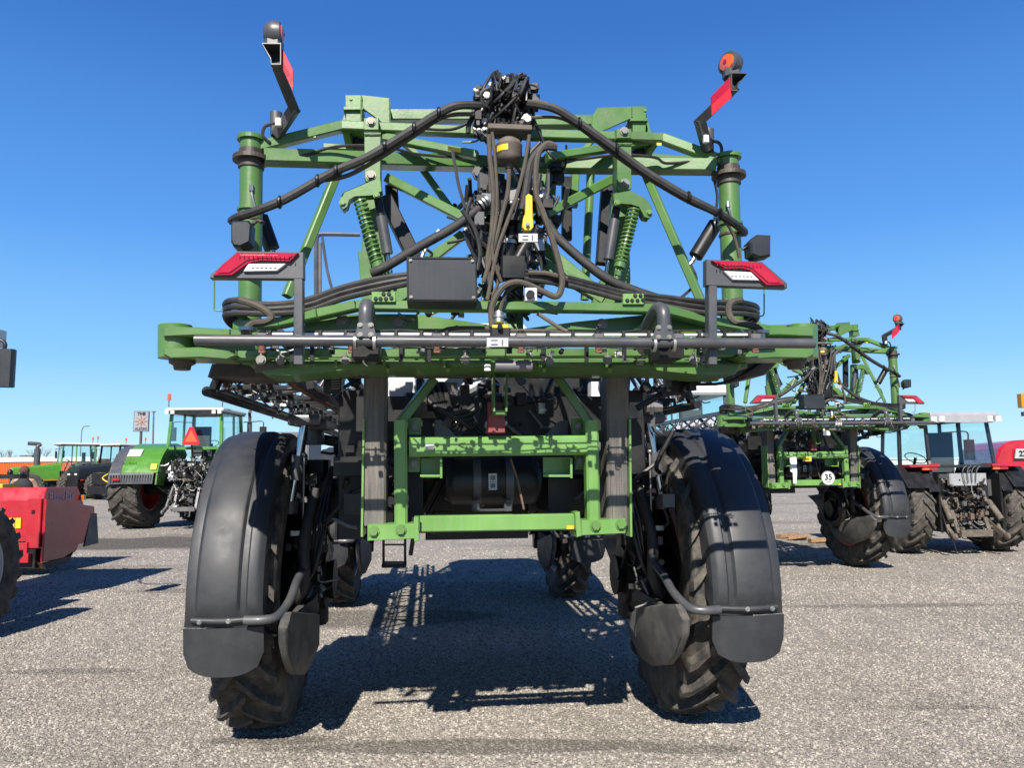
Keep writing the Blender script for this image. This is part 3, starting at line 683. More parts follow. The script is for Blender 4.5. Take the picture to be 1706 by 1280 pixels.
for u, v in ((691, 711), (690, 773), (963, 711), (966, 769)):
    mb = MB(); mb.box(q(u, v, -.95), (.07, .05, .09)); mb.use('bolt'); mb.mats = ['green_dusty', 'bolt']; mb.mi = [0]*len(mb.f)
    mb.cur = 1; mb.bolt(q(u, v, -1.0), .016); P('pivot_lug', mb)
# worn black masts either side, green edge outside
for u0, u1, e0 in ((625, 627, 605.5), (1023, 1024, 1044)):
    y = -1.0
    mb = MB(); mb.beam(q(u0, 874, y), q(u1, 622, y), W(37, y), .17, (0, 1, 0), .012); P('lift_mast', mb, 'worn')
    mb = MB(); mb.beam(q(e0, 892, y-.0), q(e0+(3 if e0 < 800 else -2), 700, y), .012, .2, (0, 1, 0), .002); P('mast_edge', mb, 'green_dusty')
# red catch with its green fork
fplate([(814, 669), (840, 669), (842, 722), (813, 722)], -1.16, .08, 'darkred', 'latch_body', ch=.006)
mb = MB()
for u in (822, 842): mb.beam(q(u, 690, -1.22), q(u+(1 if u > 830 else 0), 628, -1.18), .012, .1, (0, 1, 0))
mb.beam(q(822, 688, -1.2), q(843, 688, -1.2), .08, .03); P('latch_fork', mb, 'green')
# dark air reservoir between the posts, its straps and sticker
y = -.7
mb = MB(); a, b_ = q(742, 803, y), q(898, 801, y); r = W(39, y)
mb.lathe([(0, 0), (0, r*.75), (.03, r*.97), (.06, r), ((b_-a).length-.06, r), ((b_-a).length-.03, r*.97), ((b_-a).length, r*.75), ((b_-a).length, 0)], a, b_-a, 36); P('air_reservoir', mb, 'black')
mb = MB()
for u in (793, 846): mb.lathe([(-.022, r+.002), (-.022, r+.007), (.022, r+.007), (.022, r+.002)], q(u, 802, y), b_-a, 36); mb.box(q(u, 845, y-.12), (.045, .05, .045))
mb.beam(q(790, 851, y-.13), q(850, 850, y-.13), .02, .015); P('strap', mb, 'grey')
mb = MB(); mb.use('label'); c0 = q(821, 803, y-r-.012); mb.box(c0, (W(14, y-r), .004, W(27, y-r)), ch=.001)
mb.use('print_black')
for k, dz in enumerate((.022, -.022)):
    cc = c0+V((0, -.003, dz)); mb.lathe([(0, .013), (-.001, .013), (-.001, .009), (0, .009)], cc, (0, 1, 0), 16)
    for a_ in (.8, -.8): mb.beam(cc+V((-.014, -.001, -.014*a_)), cc+V((.014, -.001, .014*a_)), .002, .003)
mb.beam(c0+V((-.016, -.003, 0)), c0+V((.016, -.003, 0)), .002, .002); P('warning_sticker', mb)
mb = MB(); mb.tube(fpath([(851, 765, -1.02), (862, 800, -.98), (873, 850, -1.0)]), .006, 6, 4); P('cable', mb, 'rust')
mb = MB(); mb.prism([q(u, v, -.75) for u, v in ((724, 700), (735, 700), (760, 728), (724, 728))], (0, .03, 0)); P('gusset', mb, 'grey')
mb = MB(); mb.prism([q(u, v, -.75) for u, v in ((905, 728), (932, 702), (946, 700), (946, 728))], (0, .03, 0)); P('gusset', mb, 'grey')
mb = MB(); clutter(mb, q(560, 880, -.5)+V((0, 0, 0)), q(1080, 655, .1), 150, 4, ['black', 'black', 'grey', 'hose', 'hose', 'mid'], .04, .12, .5)
clutter(mb, q(720, 720, -.8), q(900, 640, -.6), 40, 8, ['black', 'hose', 'mid', 'black', 'steel'], .02, .07, .5)
P('hydraulic_fittings', mb)
for k in range(5):
    hose([(700+k*10, 640, -.72), (715+k*9, 668+k*4, -.75), (750+k*6, 690+k*4, -.78), (790, 675+k*8, -.76), (800+k*2, 640, -.72)], 9, 'hose')
mb = MB(); mb.cyl(q(703, 690, -.78), q(703, 655, -.78), .03, n=14); mb.prism([q(u, v, -.76) for u, v in ((688, 697), (692, 686), (722, 686), (727, 697))], (0, .03, 0), .003); P('pipe_stub', mb, 'iron')

# --- lower arms, hinge ends and the boom's middle section
y = -1.42
ar = MB(); A_, B_ = q(415, 604, -1.44), q(1245, 603, -1.44)
zt_ = (A_.z+B_.z)/2; x0_, x1_ = A_.x, B_.x
ar.prism([(x0_, -1.44, zt_), (x0_, -1.44, zt_-.022), (x0_, -1.14, zt_-.034), (x0_, -1.05, zt_-.034), (x0_, -1.0, zt_)], (x1_-x0_, 0, 0), .004)
P('bottom_beam', ar, 'green')
for u in (486, 560, 640, 740, 900, 1010, 1090, 1180):
    mb = MB(); mb.beam(q(u, 601, -1.47), q(u, 612, -1.47), .014, .03, (0, 1, 0), .002); mb.cyl(q(u+6, 611, -1.45), q(u+6, 618, -1.42), .012, n=8); P('web_plate', mb, 'green')
for u0, u1 in ((500, 612), (690, 800), (880, 985), (1050, 1120)):
    mb = MB(); mb.beam(q(u0, 627, -1.1), q(u1, 627, -1.1), .05, .02); P('gap_shade', mb, 'grease')  # dark strips stand in for the shaded gaps under the bottom beam
for pts in ([(430, 608), (600, 606), (640, 608), (560, 618), (480, 626), (440, 624)], [(1235, 608), (1060, 606), (1020, 608), (1100, 618), (1180, 626), (1225, 624)]):
    mb = MB(); mb.prism([q(u, v, -1.47) for u, v in pts], (0, .3, 0), .006); P('bottom_flange', mb, 'green')
fbeam((405, 595, -1.25), (1252, 593, -1.25), 26, .05, 'green', 'boom_rail')
fbeam((395, 592, -1.5), (840, 589, -1.5), 15, .06, 'green', 'boom_rail'); fbeam((842, 589, -1.5), (1262, 588, -1.5), 15, .06, 'green', 'boom_rail')
for u0, u1 in ((640, 850), (650, 1050)): pass
for u in (435, 486, 520, 589, 668, 715, 774, 905, 977, 1040, 1110, 1170):
    mb = MB(); mb.beam(q(u, 603, -1.56), q(u, 562, -1.56), .02, .01, (0, 1, 0), .002); P('cable_tie', mb, 'black')
# hinge ends that stick out at both sides
def hinge(us, sgn, lx):
    o_ = []
    top = [(0, 547), (14, 543), (60, 545), (135, 549), (140, 559), (60, 560), (0, 560)]
    bot = [(0, 580), (60, 578), (110, 584), (125, 592), (112, 598), (70, 597), (10, 596), (0, 590)]
    for pp in (top, bot):
        fplate([(us+sgn*u, v) for u, v in pp], -1.6, .2, 'green', 'hinge_arm', ch=.012)
    mb = MB(); mb.cyl(q(us+sgn*22, 597, -1.5), q(us+sgn*22, 543, -1.5), .075, n=24)
    mb.box((q(us+sgn*70, 570, -1.38)+q(us+sgn*140, 572, -1.38))/2, (.34, .12, .1), ch=.01); P('hinge_eye', mb, 'green')
    mb = MB(); mb.lathe([(0, 0), (0, .06), (-.02, .058), (-.03, .04), (-.05, .036), (-.05, 0)], q(us+sgn*34, 599, -1.5), (0, 0, 1), 20); P('hinge_pin', mb, 'grease')
hinge(270, 1, 0); hinge(1358, -1, 0)
fplate([(345, 628), (352, 606), (425, 603), (480, 608), (492, 622), (470, 629), (400, 630)], -1.2, .3, 'grease', 'slew_bearing', ch=.01)
fplate([(1235, 604), (1300, 600), (1275, 625), (1240, 632)], -1.2, .3, 'grease', 'slew_bearing', ch=.01)
fplate([(424, 607), (470, 604), (478, 612), (424, 620)], -1.48, .04, 'iron', 'bracket')
# upper curved chords of the mid frame and the wedge plates under them
for pts in ([(395, 545, -1.25), (470, 538, -1.35), (532, 524, -1.42), (594, 510, -1.45), (700, 511, -1.45), (858, 512, -1.45)], [(842, 512, -1.45), (960, 513, -1.45), (1099, 516, -1.45), (1178, 536, -1.35), (1250, 548, -1.25)]):
    for a_, b_ in zip(pts, pts[1:]): fbeam(a_, b_, 16, .07, 'green', 'chord')
fplate([(510, 532), (600, 522), (700, 524), (860, 548), (860, 553), (505, 553)], -1.3, .03, 'green', 'web_plate', bolts=[(571, 536), (665, 538)], br=.026)
fplate([(872, 548), (960, 536), (1080, 524), (1190, 542), (1190, 552), (872, 553)], -1.3, .03, 'green', 'web_plate', bolts=[(1002, 542)], br=.026)
fbeam((395, 563, -1.35), (1262, 560, -1.35), 14, .05, 'green', 'boom_rail')
fplate([(1055, 549), (1090, 524), (1110, 516), (1120, 524), (1120, 548)], -1.4, .03, 'green', 'web_plate')
for pts in ([(619, 486), (659, 486), (659, 503), (619, 503)], [(1038, 489), (1073, 489), (1073, 507), (1038, 507)]):
    u0, v0 = pts[0]; bs = [(u0+7, v0+12), (u0+15, v0+12), (u0+24, v0+12), (u0+33, v0+11), (u0+20, v0+4), (u0+29, v0+4)]
    fplate(pts, -1.5, .02, 'green_dusty', 'stop_plate', bolts=bs, br=.008)

# --- the spray line behind the tube: white pipe, nozzle bodies, wires
mb = MB(); y = -1.74
mb.tube([q(440, 557, y), q(640, 557, y), q(845, 558, y), q(1255, 558, y)], W(5, y)/2, 8, 3); P('spray_pipe', mb, 'white')
for u in (437, 586, 728, 868, 997, 1130, 1258):
    nb = MB(); nb.use('mid'); p = q(u, 573, y-.02); nb.box(p+V((0, 0, .02)), (.05, .04, .05)); nb.cyl(p+V((-.035, -.01, .0)), p+V((.035, -.01, 0)), .012, n=8)
    nb.use('cap'); nb.cyl(p+V((0, 0, -.005)), p+V((0, 0, -.03)), .019, .014, n=10); nb.box(p+V((0, 0, -.035)), (.03, .02, .012)); nb.use('steel'); nb.cyl(p+V((.045, 0, -.01)), p+V((.07, 0, -.01)), .011, n=8)
    nb.use('black'); nb.cyl(p+V((-.05, 0, .005)), p+V((-.07, 0, .005)), .014, n=8); nb.cyl(p+V((0, 0, .0)), p+V((0, .0, .06)), .014, n=8)
    P('nozzle_body', nb)
R_ = random.Random(3)
for k in range(4):
    pts = [(430+i*42, 553+R_.uniform(-3, 3) if k < 2 else 577+R_.uniform(-4, 4), y+.02*k) for i in range(21)]
    hose(pts, 2.6, 'hose', 'cable', n=5, k=3)
mb = MB()
for i in range(20): u = 450+i*42; mb.box(q(u, 557, y), (.018, .03, .03))
clutter(mb, q(440, 584, y+.05), q(1250, 566, y+.12), 110, 6, ['black', 'steel', 'mid', 'white', 'hose'], .012, .03, .3)
P('pipe_clip', mb)
hose([(360, 590, -1.5), (480, 596, -1.55), (600, 599, -1.56), (840, 600, -1.56), (1000, 600, -1.56), (1200, 600, -1.56)], 2.5, 'green', 'wire_rail', n=6, k=2)
for u in (435, 468, 575, 775, 915, 1012, 1155, 1172):
    mb = MB(); mb.bolt(q(u, 600, -1.6), .017); mb.cyl(q(u, 606, -1.58), q(u, 588, -1.58), .006, n=6); P('clamp_bolt', mb, 'bolt')

# --- bumper tube with its two brackets and lamp arms
y = -1.92
mb = MB(); a, b_ = q(325, 566.5, y), q(1356, 572.5, y); rt_ = W(18, y)/2
mb.lathe([(0, rt_*.8), (0, rt_), ((b_-a).length, rt_), ((b_-a).length, rt_*.8), ((b_-a).length-.02, rt_*.78)], a, b_-a, 24); mb.lathe([(0.02, 0), (0.02, rt_*.8)], a, b_-a, 16); P('bumper_tube', mb, 'grey')
for u0 in (609, 1106):
    s_ = 0 if u0 < 800 else 4
    fplate([(u0-19, 562+s_), (u0-13, 540+s_), (u0-9, 537+s_), (u0+9, 537+s_), (u0+13, 540+s_), (u0+19, 562+s_)], y-.03, .012, 'grey', 'tube_bracket', bolts=[(u0-9, 542+s_), (u0+9, 542+s_), (u0-9, 558+s_), (u0+9, 558+s_)], br=.009)
    mb = MB()
    for du in (-17, 15):
        cc = q(u0+du, 570+s_, y); mb.lathe([(-.006, rt_+.001), (-.006, rt_+.012), (.006, rt_+.012), (.006, rt_+.001)], cc, b_-a, 24)
    P('u_bolt', mb, 'steel')
    sg = 1 if u0 < 800 else -1
    mb = MB(); e = q(u0, 542+s_, y+.03)
    mb.tube([e+V((0, 0, 0)), e+V((0, 0, .06)), e+V((0, .03, .09)), e+V((-sg*0, .12, .1)), e+V((-sg*.0, .3, .03)), e+V((0, .42, -.1))], .03, 12, 5); P('tube_arm', mb, 'grey')
    mb = MB(); mb.box(q(u0+3, 588+s_*.5, y+.2), (.12, .18, .06)); P('clamp_block', mb, 'black')
for (u0, u1, v0, v1, pl) in ((491, 506, 462, 608, [(396, 418), (506, 420), (506, 464), (349, 463), (352, 456), (362, 448)]),
                             (1177, 1192, 472, 608, [(1177, 432), (1270, 436), (1312, 472), (1312, 480), (1177, 475)])):
    y = -1.86
    mb = MB(); mb.beam(q((u0+u1)/2, v1, y), q((u0+u1)/2, v0, y), W(u1-u0, y), .055, (0, 1, 0), .004)
    arm = P('lamp_arm', mb, 'grey')
    pl_ = MB(); pl_.prism([q(u, v, y-.03) for u, v in pl], (0, .05, 0), .004); tl = P('tail_light', pl_, 'grey')
    if u0 < 800:
        red = [(395, 420), (497, 421), (484, 435), (437, 433), (413, 437), (386, 458), (354, 459), (370, 440)]
        wh = [(413, 439), (477, 439), (462, 451), (405, 452)]
        inn = [(399, 424), (488, 425), (481, 431), (436, 429), (410, 433), (382, 454), (363, 455), (375, 441)]
    else:
        red = [(1186, 434), (1270, 437), (1309, 474), (1278, 475), (1252, 450), (1236, 446), (1208, 447)]
        wh = [(1205, 451), (1252, 453), (1266, 467), (1221, 466)]
        inn = [(1195, 437), (1268, 440), (1300, 471), (1281, 471), (1254, 446), (1238, 442), (1210, 443)]
    m2 = MB(); m2.prism([q(u, v, y-.048) for u, v in red], (0, .02, 0), .004); obj('red_lens', m2, 'red', tl)
    m2 = MB(); m2.prism([q(u, v, y-.053) for u, v in inn], (0, .005, 0), .002); obj('lens_band', m2, 'red_bright', tl)
    m2 = MB(); top = inn[:2] if u0 < 800 else inn[:2]
    for k in range(13):
        A = q(inn[0][0]+(inn[1][0]-inn[0][0])*k/12, inn[0][1]+1+(inn[1][1]-inn[0][1])*k/12, y-.059); m2.beam(A, A+V((0, 0, -.012)), .004, .003, (0, 1, 0), .001)
    obj('lens_ribs', m2, 'red', tl, kind='stuff')
    m2 = MB(); m2.prism([q(u, v, y-.045) for u, v in wh], (0, .02, 0), .004); obj('clear_lens', m2, 'lens', tl)
    m2 = MB(); cc = sum([q(u, v, y-.048) for u, v in wh], V())/4
    for k in range(6): m2.ell(cc+V(((k-2.5)*.018, 0, 0)), (.006, .003, .004), 6, 4)
    obj('lamp_diode', m2, 'lens', tl)
# thin green guard rods outside the lamps
hose([(357, 462), (357, 500), (357, 515), (362, 518), (372, 518)], 2.6, 'green', 'guard_rod', -1.75, k=3)
hose([(1273, 478), (1273, 515), (1272, 525), (1265, 527), (1255, 527)], 2.6, 'green', 'guard_rod', -1.75, k=3)
# boxes, labels
y = -1.78
mb = MB(); mb.prism([q(u, v, y) for u, v in ((677, 427), (794, 428), (796, 504), (678, 503))], (0, .16, 0), .008); cbx = P('control_box', mb, 'box')
def serial_label(u0, v0, u1, v1, y):
    mb = MB(); mb.use('label').prism([q(u, v, y) for u, v in ((u0, v0), (u1, v0), (u1, v1), (u0, v1))], (0, .01, 0), .001)
    w_ = u1-u0; mb.use('print_black')
    mb.beam(q(u0+w_*.72, v0+3, y-.002), q(u0+w_*.72, v1-3, y-.002), .003, .006, (0, 1, 0))
    mb.beam(q(u0+w_*.2, v0+4, y-.002), q(u0+w_*.5, v0+4, y-.002), .002, .002)
    mb.beam(q(u0+w_*.2, v1-4, y-.002), q(u0+w_*.5, v1-4, y-.002), .002, .003); return P('data_label', mb)
serial_label(811, 563, 847, 578, -1.97); serial_label(864, 389, 896, 403, -1.72)
mb = MB(); mb.use('white'); mb.box(q(884, 492, -1.62), (W(20, -1.62), .05, W(22, -1.62)), ch=.004); mb.use('black'); mb.lathe([(0, 0), (0, .02), (.03, .02)], q(884, 490, -1.665), (0, 1, 0), 20); P('socket_box', mb)
mb = MB(); mb.cyl(q(825, 610, -1.66), q(886, 610, -1.66), .026, n=14); P('canister', mb, 'mid')
mb = MB(); mb.box(q(812, 613, -1.6), (.03, .03, .03)); P('cap', mb, 'white')

# --- the two pivot posts
for sd, u0, u1, vt, vf, vb, vr in ((-1, 419, 416, 232, 266, 560, 350), (1, 1213, 1222, 262, 293, 560, 374)):
    y = -1.2; r = W(37, y)/2*(1 if sd < 0 else .98)
    mb = MB(); mb.cyl(q(u1, vb, y), q(u0, vt+4, y), r, n=28); P('pivot_post', mb, 'green')
    for vv, rr, hh, m_ in ((vt, W(23, y), .022, 'green'), (vf, W(30, y), .022, 'grease'), (vf-9, W(20, y), .04, 'grease'), (vf+9, W(21, y), .04, 'grease'), (vr, W(22, y), .014, 'green'), (vr+18, W(20, y), .012, 'grease')):
        mb = MB(); cc = q(u0+(u1-u0)*(vv-vt)/(vb-vt), vv, y); mb.lathe([(-hh/2, 0), (-hh/2, rr), (hh/2, rr), (hh/2, 0)], cc, (0, 0, 1), 32, smooth=False); P('collar', mb, m_)
    mb = MB(); cc = q(u0, vf+52, y-.06); mb.tube([cc, cc+V((.005, -.01, -.03)), cc+V((.02, 0, -.09))], .006, 6, 4); mb.cyl(cc+V((0, 0, .03)), cc, .012, n=8); P('grease_nipple', mb, 'steel')
# --- upper frame
y = -1.12
for a_, b_, h_ in (((424, 247, -1.2), (570, 211, y), 17), ((569, 211, y), (812, 221, y), 16), ((812, 221, y), (880, 224, y), 15), ((878, 225, y), (1104, 231, y), 16), ((1103, 231, y), (1212, 272, -1.2), 17)):
    fbeam(a_, b_, h_, .06, name='upper_chord')
for a_, b_, h_ in (((440, 262, -1.2), (806, 273, -.95), 23), ((806, 273, -.95), (905, 275, -.95), 21), ((904, 275, -.95), (1192, 278, -1.2), 23)): fbeam(a_, b_, h_, .09, name='lower_chord')
fbeam((584, 218, -1.05), (795, 259, -1.25), 14, .05); fbeam((1098, 234, -1.05), (910, 263, -1.25), 14, .05)
fbeam((576, 213, -1.1), (587, 262, -.98), 13, .04); fbeam((1093, 234, -1.1), (1070, 268, -.98), 13, .04)
fbeam((648, 194, -.8), (790, 194, -.8), 20, .07, name='top_beam'); fbeam((880, 204, -.8), (992, 203, -.8), 20, .07, name='top_beam')
fbeam((640, 210, -.85), (700, 262, -.85), 10, .04); fbeam((1000, 216, -.85), (960, 268, -.85), 10, .04)
fbeam((540, 244, -.8), (640, 252, -.8), 10, .04); fbeam((1085, 262, -.8), (1165, 266, -.8), 10, .04)
# tower heads
for pp, bx in (([(575, 157), (602, 157), (602, 230), (577, 230)], [(602, 158), (649, 163), (651, 207), (640, 206), (602, 178)]),
               ([(1053, 176), (1077, 176), (1076, 226), (1054, 226)], [(1053, 177), (995, 179), (987, 192), (986, 210), (995, 222), (1053, 196)])):
    y = -.98
    fplate(pp, y, .12, 'green', 'tower_head', ch=.006, bolts=[((pp[0][0]+pp[1][0])/2-4+(0 if pp[0][0] < 800 else 14), pp[0][1]+8)], br=.008)
    fplate(bx, y-.01, .02, 'green', 'gusset'); fplate(bx[:2]+[(bx[1][0], bx[1][1]+6), (bx[0][0], bx[0][1]+7)], y, .16, 'green', 'head_cap')
    fplate([(p[0], p[1]) for p in bx], y+.14, .015, 'green', 'gusset')
    fplate([(pp[0][0]-3, pp[0][1]+20), (pp[1][0]+3, pp[0][1]+20), (pp[1][0]+3, pp[0][1]+25), (pp[0][0]-3, pp[0][1]+25)], y-.02, .16, 'green', 'collar')
fplate([(566, 212), (577, 180), (579, 212)], -.95, .05, 'green', 'gusset'); fplate([(1078, 226), (1077, 190), (1086, 226)], -.95, .05, 'green', 'gusset')
# tower columns with bolts
fplate([(607, 222), (634, 222), (634, 296), (630, 303), (610, 303), (607, 296)], -1.3, .11, 'green', 'tower_column', bolts=[(618, 292)], br=.02, ch=.005)
fplate([(1028, 238), (1052, 238), (1052, 314), (1048, 318), (1030, 318), (1028, 314)], -1.3, .11, 'green', 'tower_column', bolts=[(1041, 306)], br=.02, ch=.005)
fplate([(606, 196), (631, 196), (631, 216), (606, 216)], -1.2, .05, 'green', 'lug', bolts=[(618, 203)], br=.019, ch=.004)
fplate([(1027, 214), (1052, 214), (1052, 230), (1027, 230)], -1.2, .05, 'green', 'lug', bolts=[(1040, 219)], br=.019, ch=.004)
for u, v in ((597, 236), (1063, 252)):
    mb = MB(); mb.cyl(q(u, v+12, -1.0), q(u, v-8, -1.0), .045, n=20); P('rubber_buffer', mb, 'black')
# spring arms, springs, dampers
fplate([(565, 341), (566, 330), (572, 320), (602, 307), (634, 295), (637, 318), (620, 325), (590, 327), (580, 333), (577, 345), (571, 349)], -1.38, .07, 'green', 'spring_arm', bolts=[(571, 338), (627, 325)], ch=.005)
fplate([(1022, 333), (1022, 322), (1050, 317), (1076, 330), (1086, 343), (1088, 358), (1082, 364), (1075, 362), (1066, 345), (1050, 340), (1026, 338)], -1.38, .07, 'green', 'spring_arm', bolts=[(1081, 354), (1028, 338)], ch=.005)
for a_, b_ in (((599, 331, -1.36), (628, 436, -1.36)), ((1057, 346, -1.36), (1034, 437, -1.36))):
    mb = MB(); A, B = q(*a_), q(*b_); mb.coil(A, B, W(10, -1.36), W(2.1, -1.36), 14); P('spring', mb, 'green')
    mb = MB(); d = (B-A).normalized(); mb.cyl(A-d*.03, B+d*.1, .011, n=10); mb.cyl(B, B+d*.03, .03, n=12); mb.cyl(B+d*.05, B+d*.075, .018, n=6); P('spring_rod', mb, 'green')
for a_, b_ in (((630, 332, -1.3), (647, 430, -1.3)), ((1029, 335, -1.3), (1012, 440, -1.3))):
    A, B = q(*a_), q(*b_); mb = MB(); mb.use('black'); mb.cyl(A, A.lerp(B, .32), .022, n=16); mb.use('grey'); mb.cyl(A.lerp(B, .3), A.lerp(B, .93), .028, n=16); mb.use('chrome'); mb.cyl(A.lerp(B, .9), A.lerp(B, 1.25), .01, n=10); P('damper', mb)
# inner columns
fplate([(606, 325), (634, 325), (642, 430), (655, 480), (700, 470), (720, 480), (720, 508), (604, 508), (596, 418), (603, 418)], -1.22, .06, 'green', 'tower_leg')
fplate([(1020, 330), (1046, 330), (1052, 505), (985, 508), (1000, 470), (1013, 440)], -1.22, .06, 'green', 'tower_leg')
fbeam((641, 330, -1.05), (690, 430, -1.05), 24, .09, 'black', 'inner_arm'); fbeam((652, 310, -1.0), (655, 360, -1.0), 14, .07, 'black', 'inner_arm')
fbeam((1012, 310, -1.0), (1003, 440, -1.05), 18, .07, 'black', 'inner_arm')
fbeam((944, 296, -.8), (944, 400, -.8), 14, .06, 'black', 'inner_arm')
fbeam((572, 262, -1.05), (478, 494, -1.25), 14, .05, name='diagonal_brace'); fbeam((1074, 286, -1.05), (1168, 502, -1.25), 14, .05, name='diagonal_brace')
fbeam((645, 297, -1.1), (790, 372, -1.25), 16, .05, name='diagonal_brace'); fbeam((706, 285, -.9), (757, 356, -.95), 12, .05, name='diagonal_brace')
fbeam((1018, 300, -1.1), (900, 362, -1.25), 16, .05, name='diagonal_brace')
fbeam((770, 392, -1.1), (655, 480, -1.15), 16, .06, name='diagonal_brace'); fbeam((880, 392, -1.1), (1000, 492, -1.2), 20, .06, name='diagonal_brace')
fbeam((905, 440, -1.15), (1005, 500, -1.2), 18, .06, name='diagonal_brace'); fbeam((800, 420, -1.1), (730, 500, -1.2), 16, .06, name='diagonal_brace')
mb = MB(); mb.cyl(q(974, 500, -.7), q(984, 290, -.7), .026, n=16); P('rear_tube', mb, 'green')
for u in (903, 958, 920): fbeam((u, 290, -.8), (u-3, 345, -.8), 13, .05)
fbeam((858, 300, -1.0), (856, 560, -1.25), 30, .09, 'green', 'centre_column'); fbeam((815, 290, -1.1), (812, 510, -1.25), 12, .06, 'green', 'centre_column')
# work lamps and folding cylinders beside the posts
fplate([(384, 372), (386, 367), (414, 366), (419, 372), (417, 404), (400, 412), (388, 410), (384, 402)], -1.42, .1, 'box', 'work_lamp', ch=.012)
fplate([(1250, 402), (1262, 390), (1285, 391), (1285, 426), (1266, 430), (1252, 424)], -1.4, .1, 'box', 'work_lamp', ch=.012)
hose([(1237, 416), (1243, 412), (1256, 412)], 5, 'black', 'lamp_stalk', -1.35); hose([(1248, 440), (1252, 432), (1255, 424)], 8, 'black', 'lamp_stalk', -1.33)
for a_, b_, c_ in (((434, 362, -1.0), (453, 415, -1.0), (462, 440, -1.0)), ((1192, 373, -1.0), (1159, 427, -1.0), (1146, 446, -1.0))):
    A, B, Cc = q(*a_), q(*b_), q(*c_); mb = MB(); mb.use('black'); mb.cyl(A, B, .042, n=20); mb.use('chrome'); mb.cyl(B, Cc, .015, n=10); mb.use('steel'); mb.cyl(A-(B-A).normalized()*.03, A, .02, n=10); P('folding_cylinder', mb)

# --- big hoses
HB = -1.45
hose([(800, 176, -1.4), (761, 176, HB), (727, 191, HB), (675, 224, HB), (614, 261, HB), (553, 288, HB), (477, 331, HB), (431, 350, -1.42), (396, 362, -1.35), (386, 368, -1.2)], 15, 'sleeve')
hose([(790, 190, -1.4), (740, 194, -1.4), (690, 226, -1.42), (630, 265, -1.42), (580, 292, -1.42), (540, 300, -1.4)], 8, 'hose_brown')
hose([(880, 172, -1.4), (922, 180, HB), (958, 201, HB), (1013, 239, HB), (1074, 285, HB), (1144, 328, HB), (1196, 355, -1.42), (1227, 375, -1.35), (1240, 388, -1.2), (1222, 384, -1.1)], 15, 'sleeve')
hose([(885, 196, -1.4), (930, 196, -1.4), (966, 214, -1.42), (1020, 256, -1.42), (1080, 298, -1.42), (1145, 336, -1.42), (1200, 362, -1.4), (1222, 392, -1.36), (1232, 430, -1.34)], 6, 'hose_brown')
hose([(886, 170, -1.42), (905, 172, -1.44), (925, 179, -1.46)], 9, 'hose_brown', 'hose_end')
hose([(440, 372, -1.35), (428, 368, -1.32), (418, 380, -1.33), (410, 400, -1.33)], 6, 'hose_brown')
for pts in ([(815, 334, -1.35), (760, 376, -1.4), (697, 412, -1.42), (640, 446, -1.42), (620, 455, -1.4)], [(905, 350, -1.3), (925, 392, -1.36), (1000, 457, -1.42), (1053, 483, -1.42), (1120, 505, -1.4)]): hose(pts, 16, 'sleeve', 'pressure_hose', n=12)
mb = MB()
for u, v in ((800, 344), (805, 340), (810, 337)): mb.lathe([(-.006, .034), (-.006, .04), (.006, .04), (.006, .034)], q(u, v, -1.37), q(697, 412, -1.42)-q(815, 334, -1.35), 20)
P('hose_clamp', mb, 'steel')
for k, dv in enumerate((0, 9, 18)):
    hose([(680, 458+dv*.8, -1.5), (630, 465+dv, -1.48), (569, 480+dv, -1.45), (511, 500+dv, -1.42), (447, 508+dv*.8, -1.4), (395, 500+dv*1.2, -1.35), (375, 508+dv, -1.2), (392, 528+dv, -1.05), (430, 530+dv, -1.0)], 11, 'sleeve' if k != 1 else 'hose')
    hose([(873, 452+dv*.7, -1.5), (937, 461+dv*.7, -1.48), (989, 474+dv*.7, -1.46), (1044, 488+dv*.7, -1.44), (1105, 495+dv*.8, -1.42), (1175, 503+dv, -1.4), (1242, 505+dv, -1.35), (1262, 515+dv*.8, -1.2), (1240, 528+dv, -1.05), (1200, 530+dv, -1.0)], 10, 'hose' if k != 2 else 'sleeve')
hose([(400, 500, -1.5), (425, 508, -1.52), (446, 520, -1.53), (452, 530, -1.53), (440, 537, -1.54), (420, 540, -1.56), (410, 550, -1.6), (410, 557, -1.65)], 12, 'hose_brown', 'elbow_hose')
hose([(1235, 500, -1.5), (1217, 505, -1.53), (1214, 520, -1.54), (1222, 535, -1.56), (1245, 541, -1.58), (1262, 546, -1.6), (1270, 556, -1.62)], 12, 'hose_brown', 'elbow_hose')
for u, v in ((413, 549), (1268, 554)):
    mb = MB(); cc = q(u, v, -1.62); mb.lathe([(-.008, 0), (-.008, .04), (.008, .04), (.008, 0)], cc, (0, 0, 1), 20); mb.cyl(cc, cc+V((0, 0, -.04)), .02); P('flange', mb, 'steel')
# cable ties round the long hoses
mb = MB()
for u, v in ((731, 189), (690, 214), (641, 244), (560, 285), (529, 301), (466, 337), (965, 206), (1027, 249), (1147, 329), (1200, 357)):
    mb.ell(q(u, v, HB), (.014, .035, .034), 10, 6)
P('cable_tie', mb, 'black')
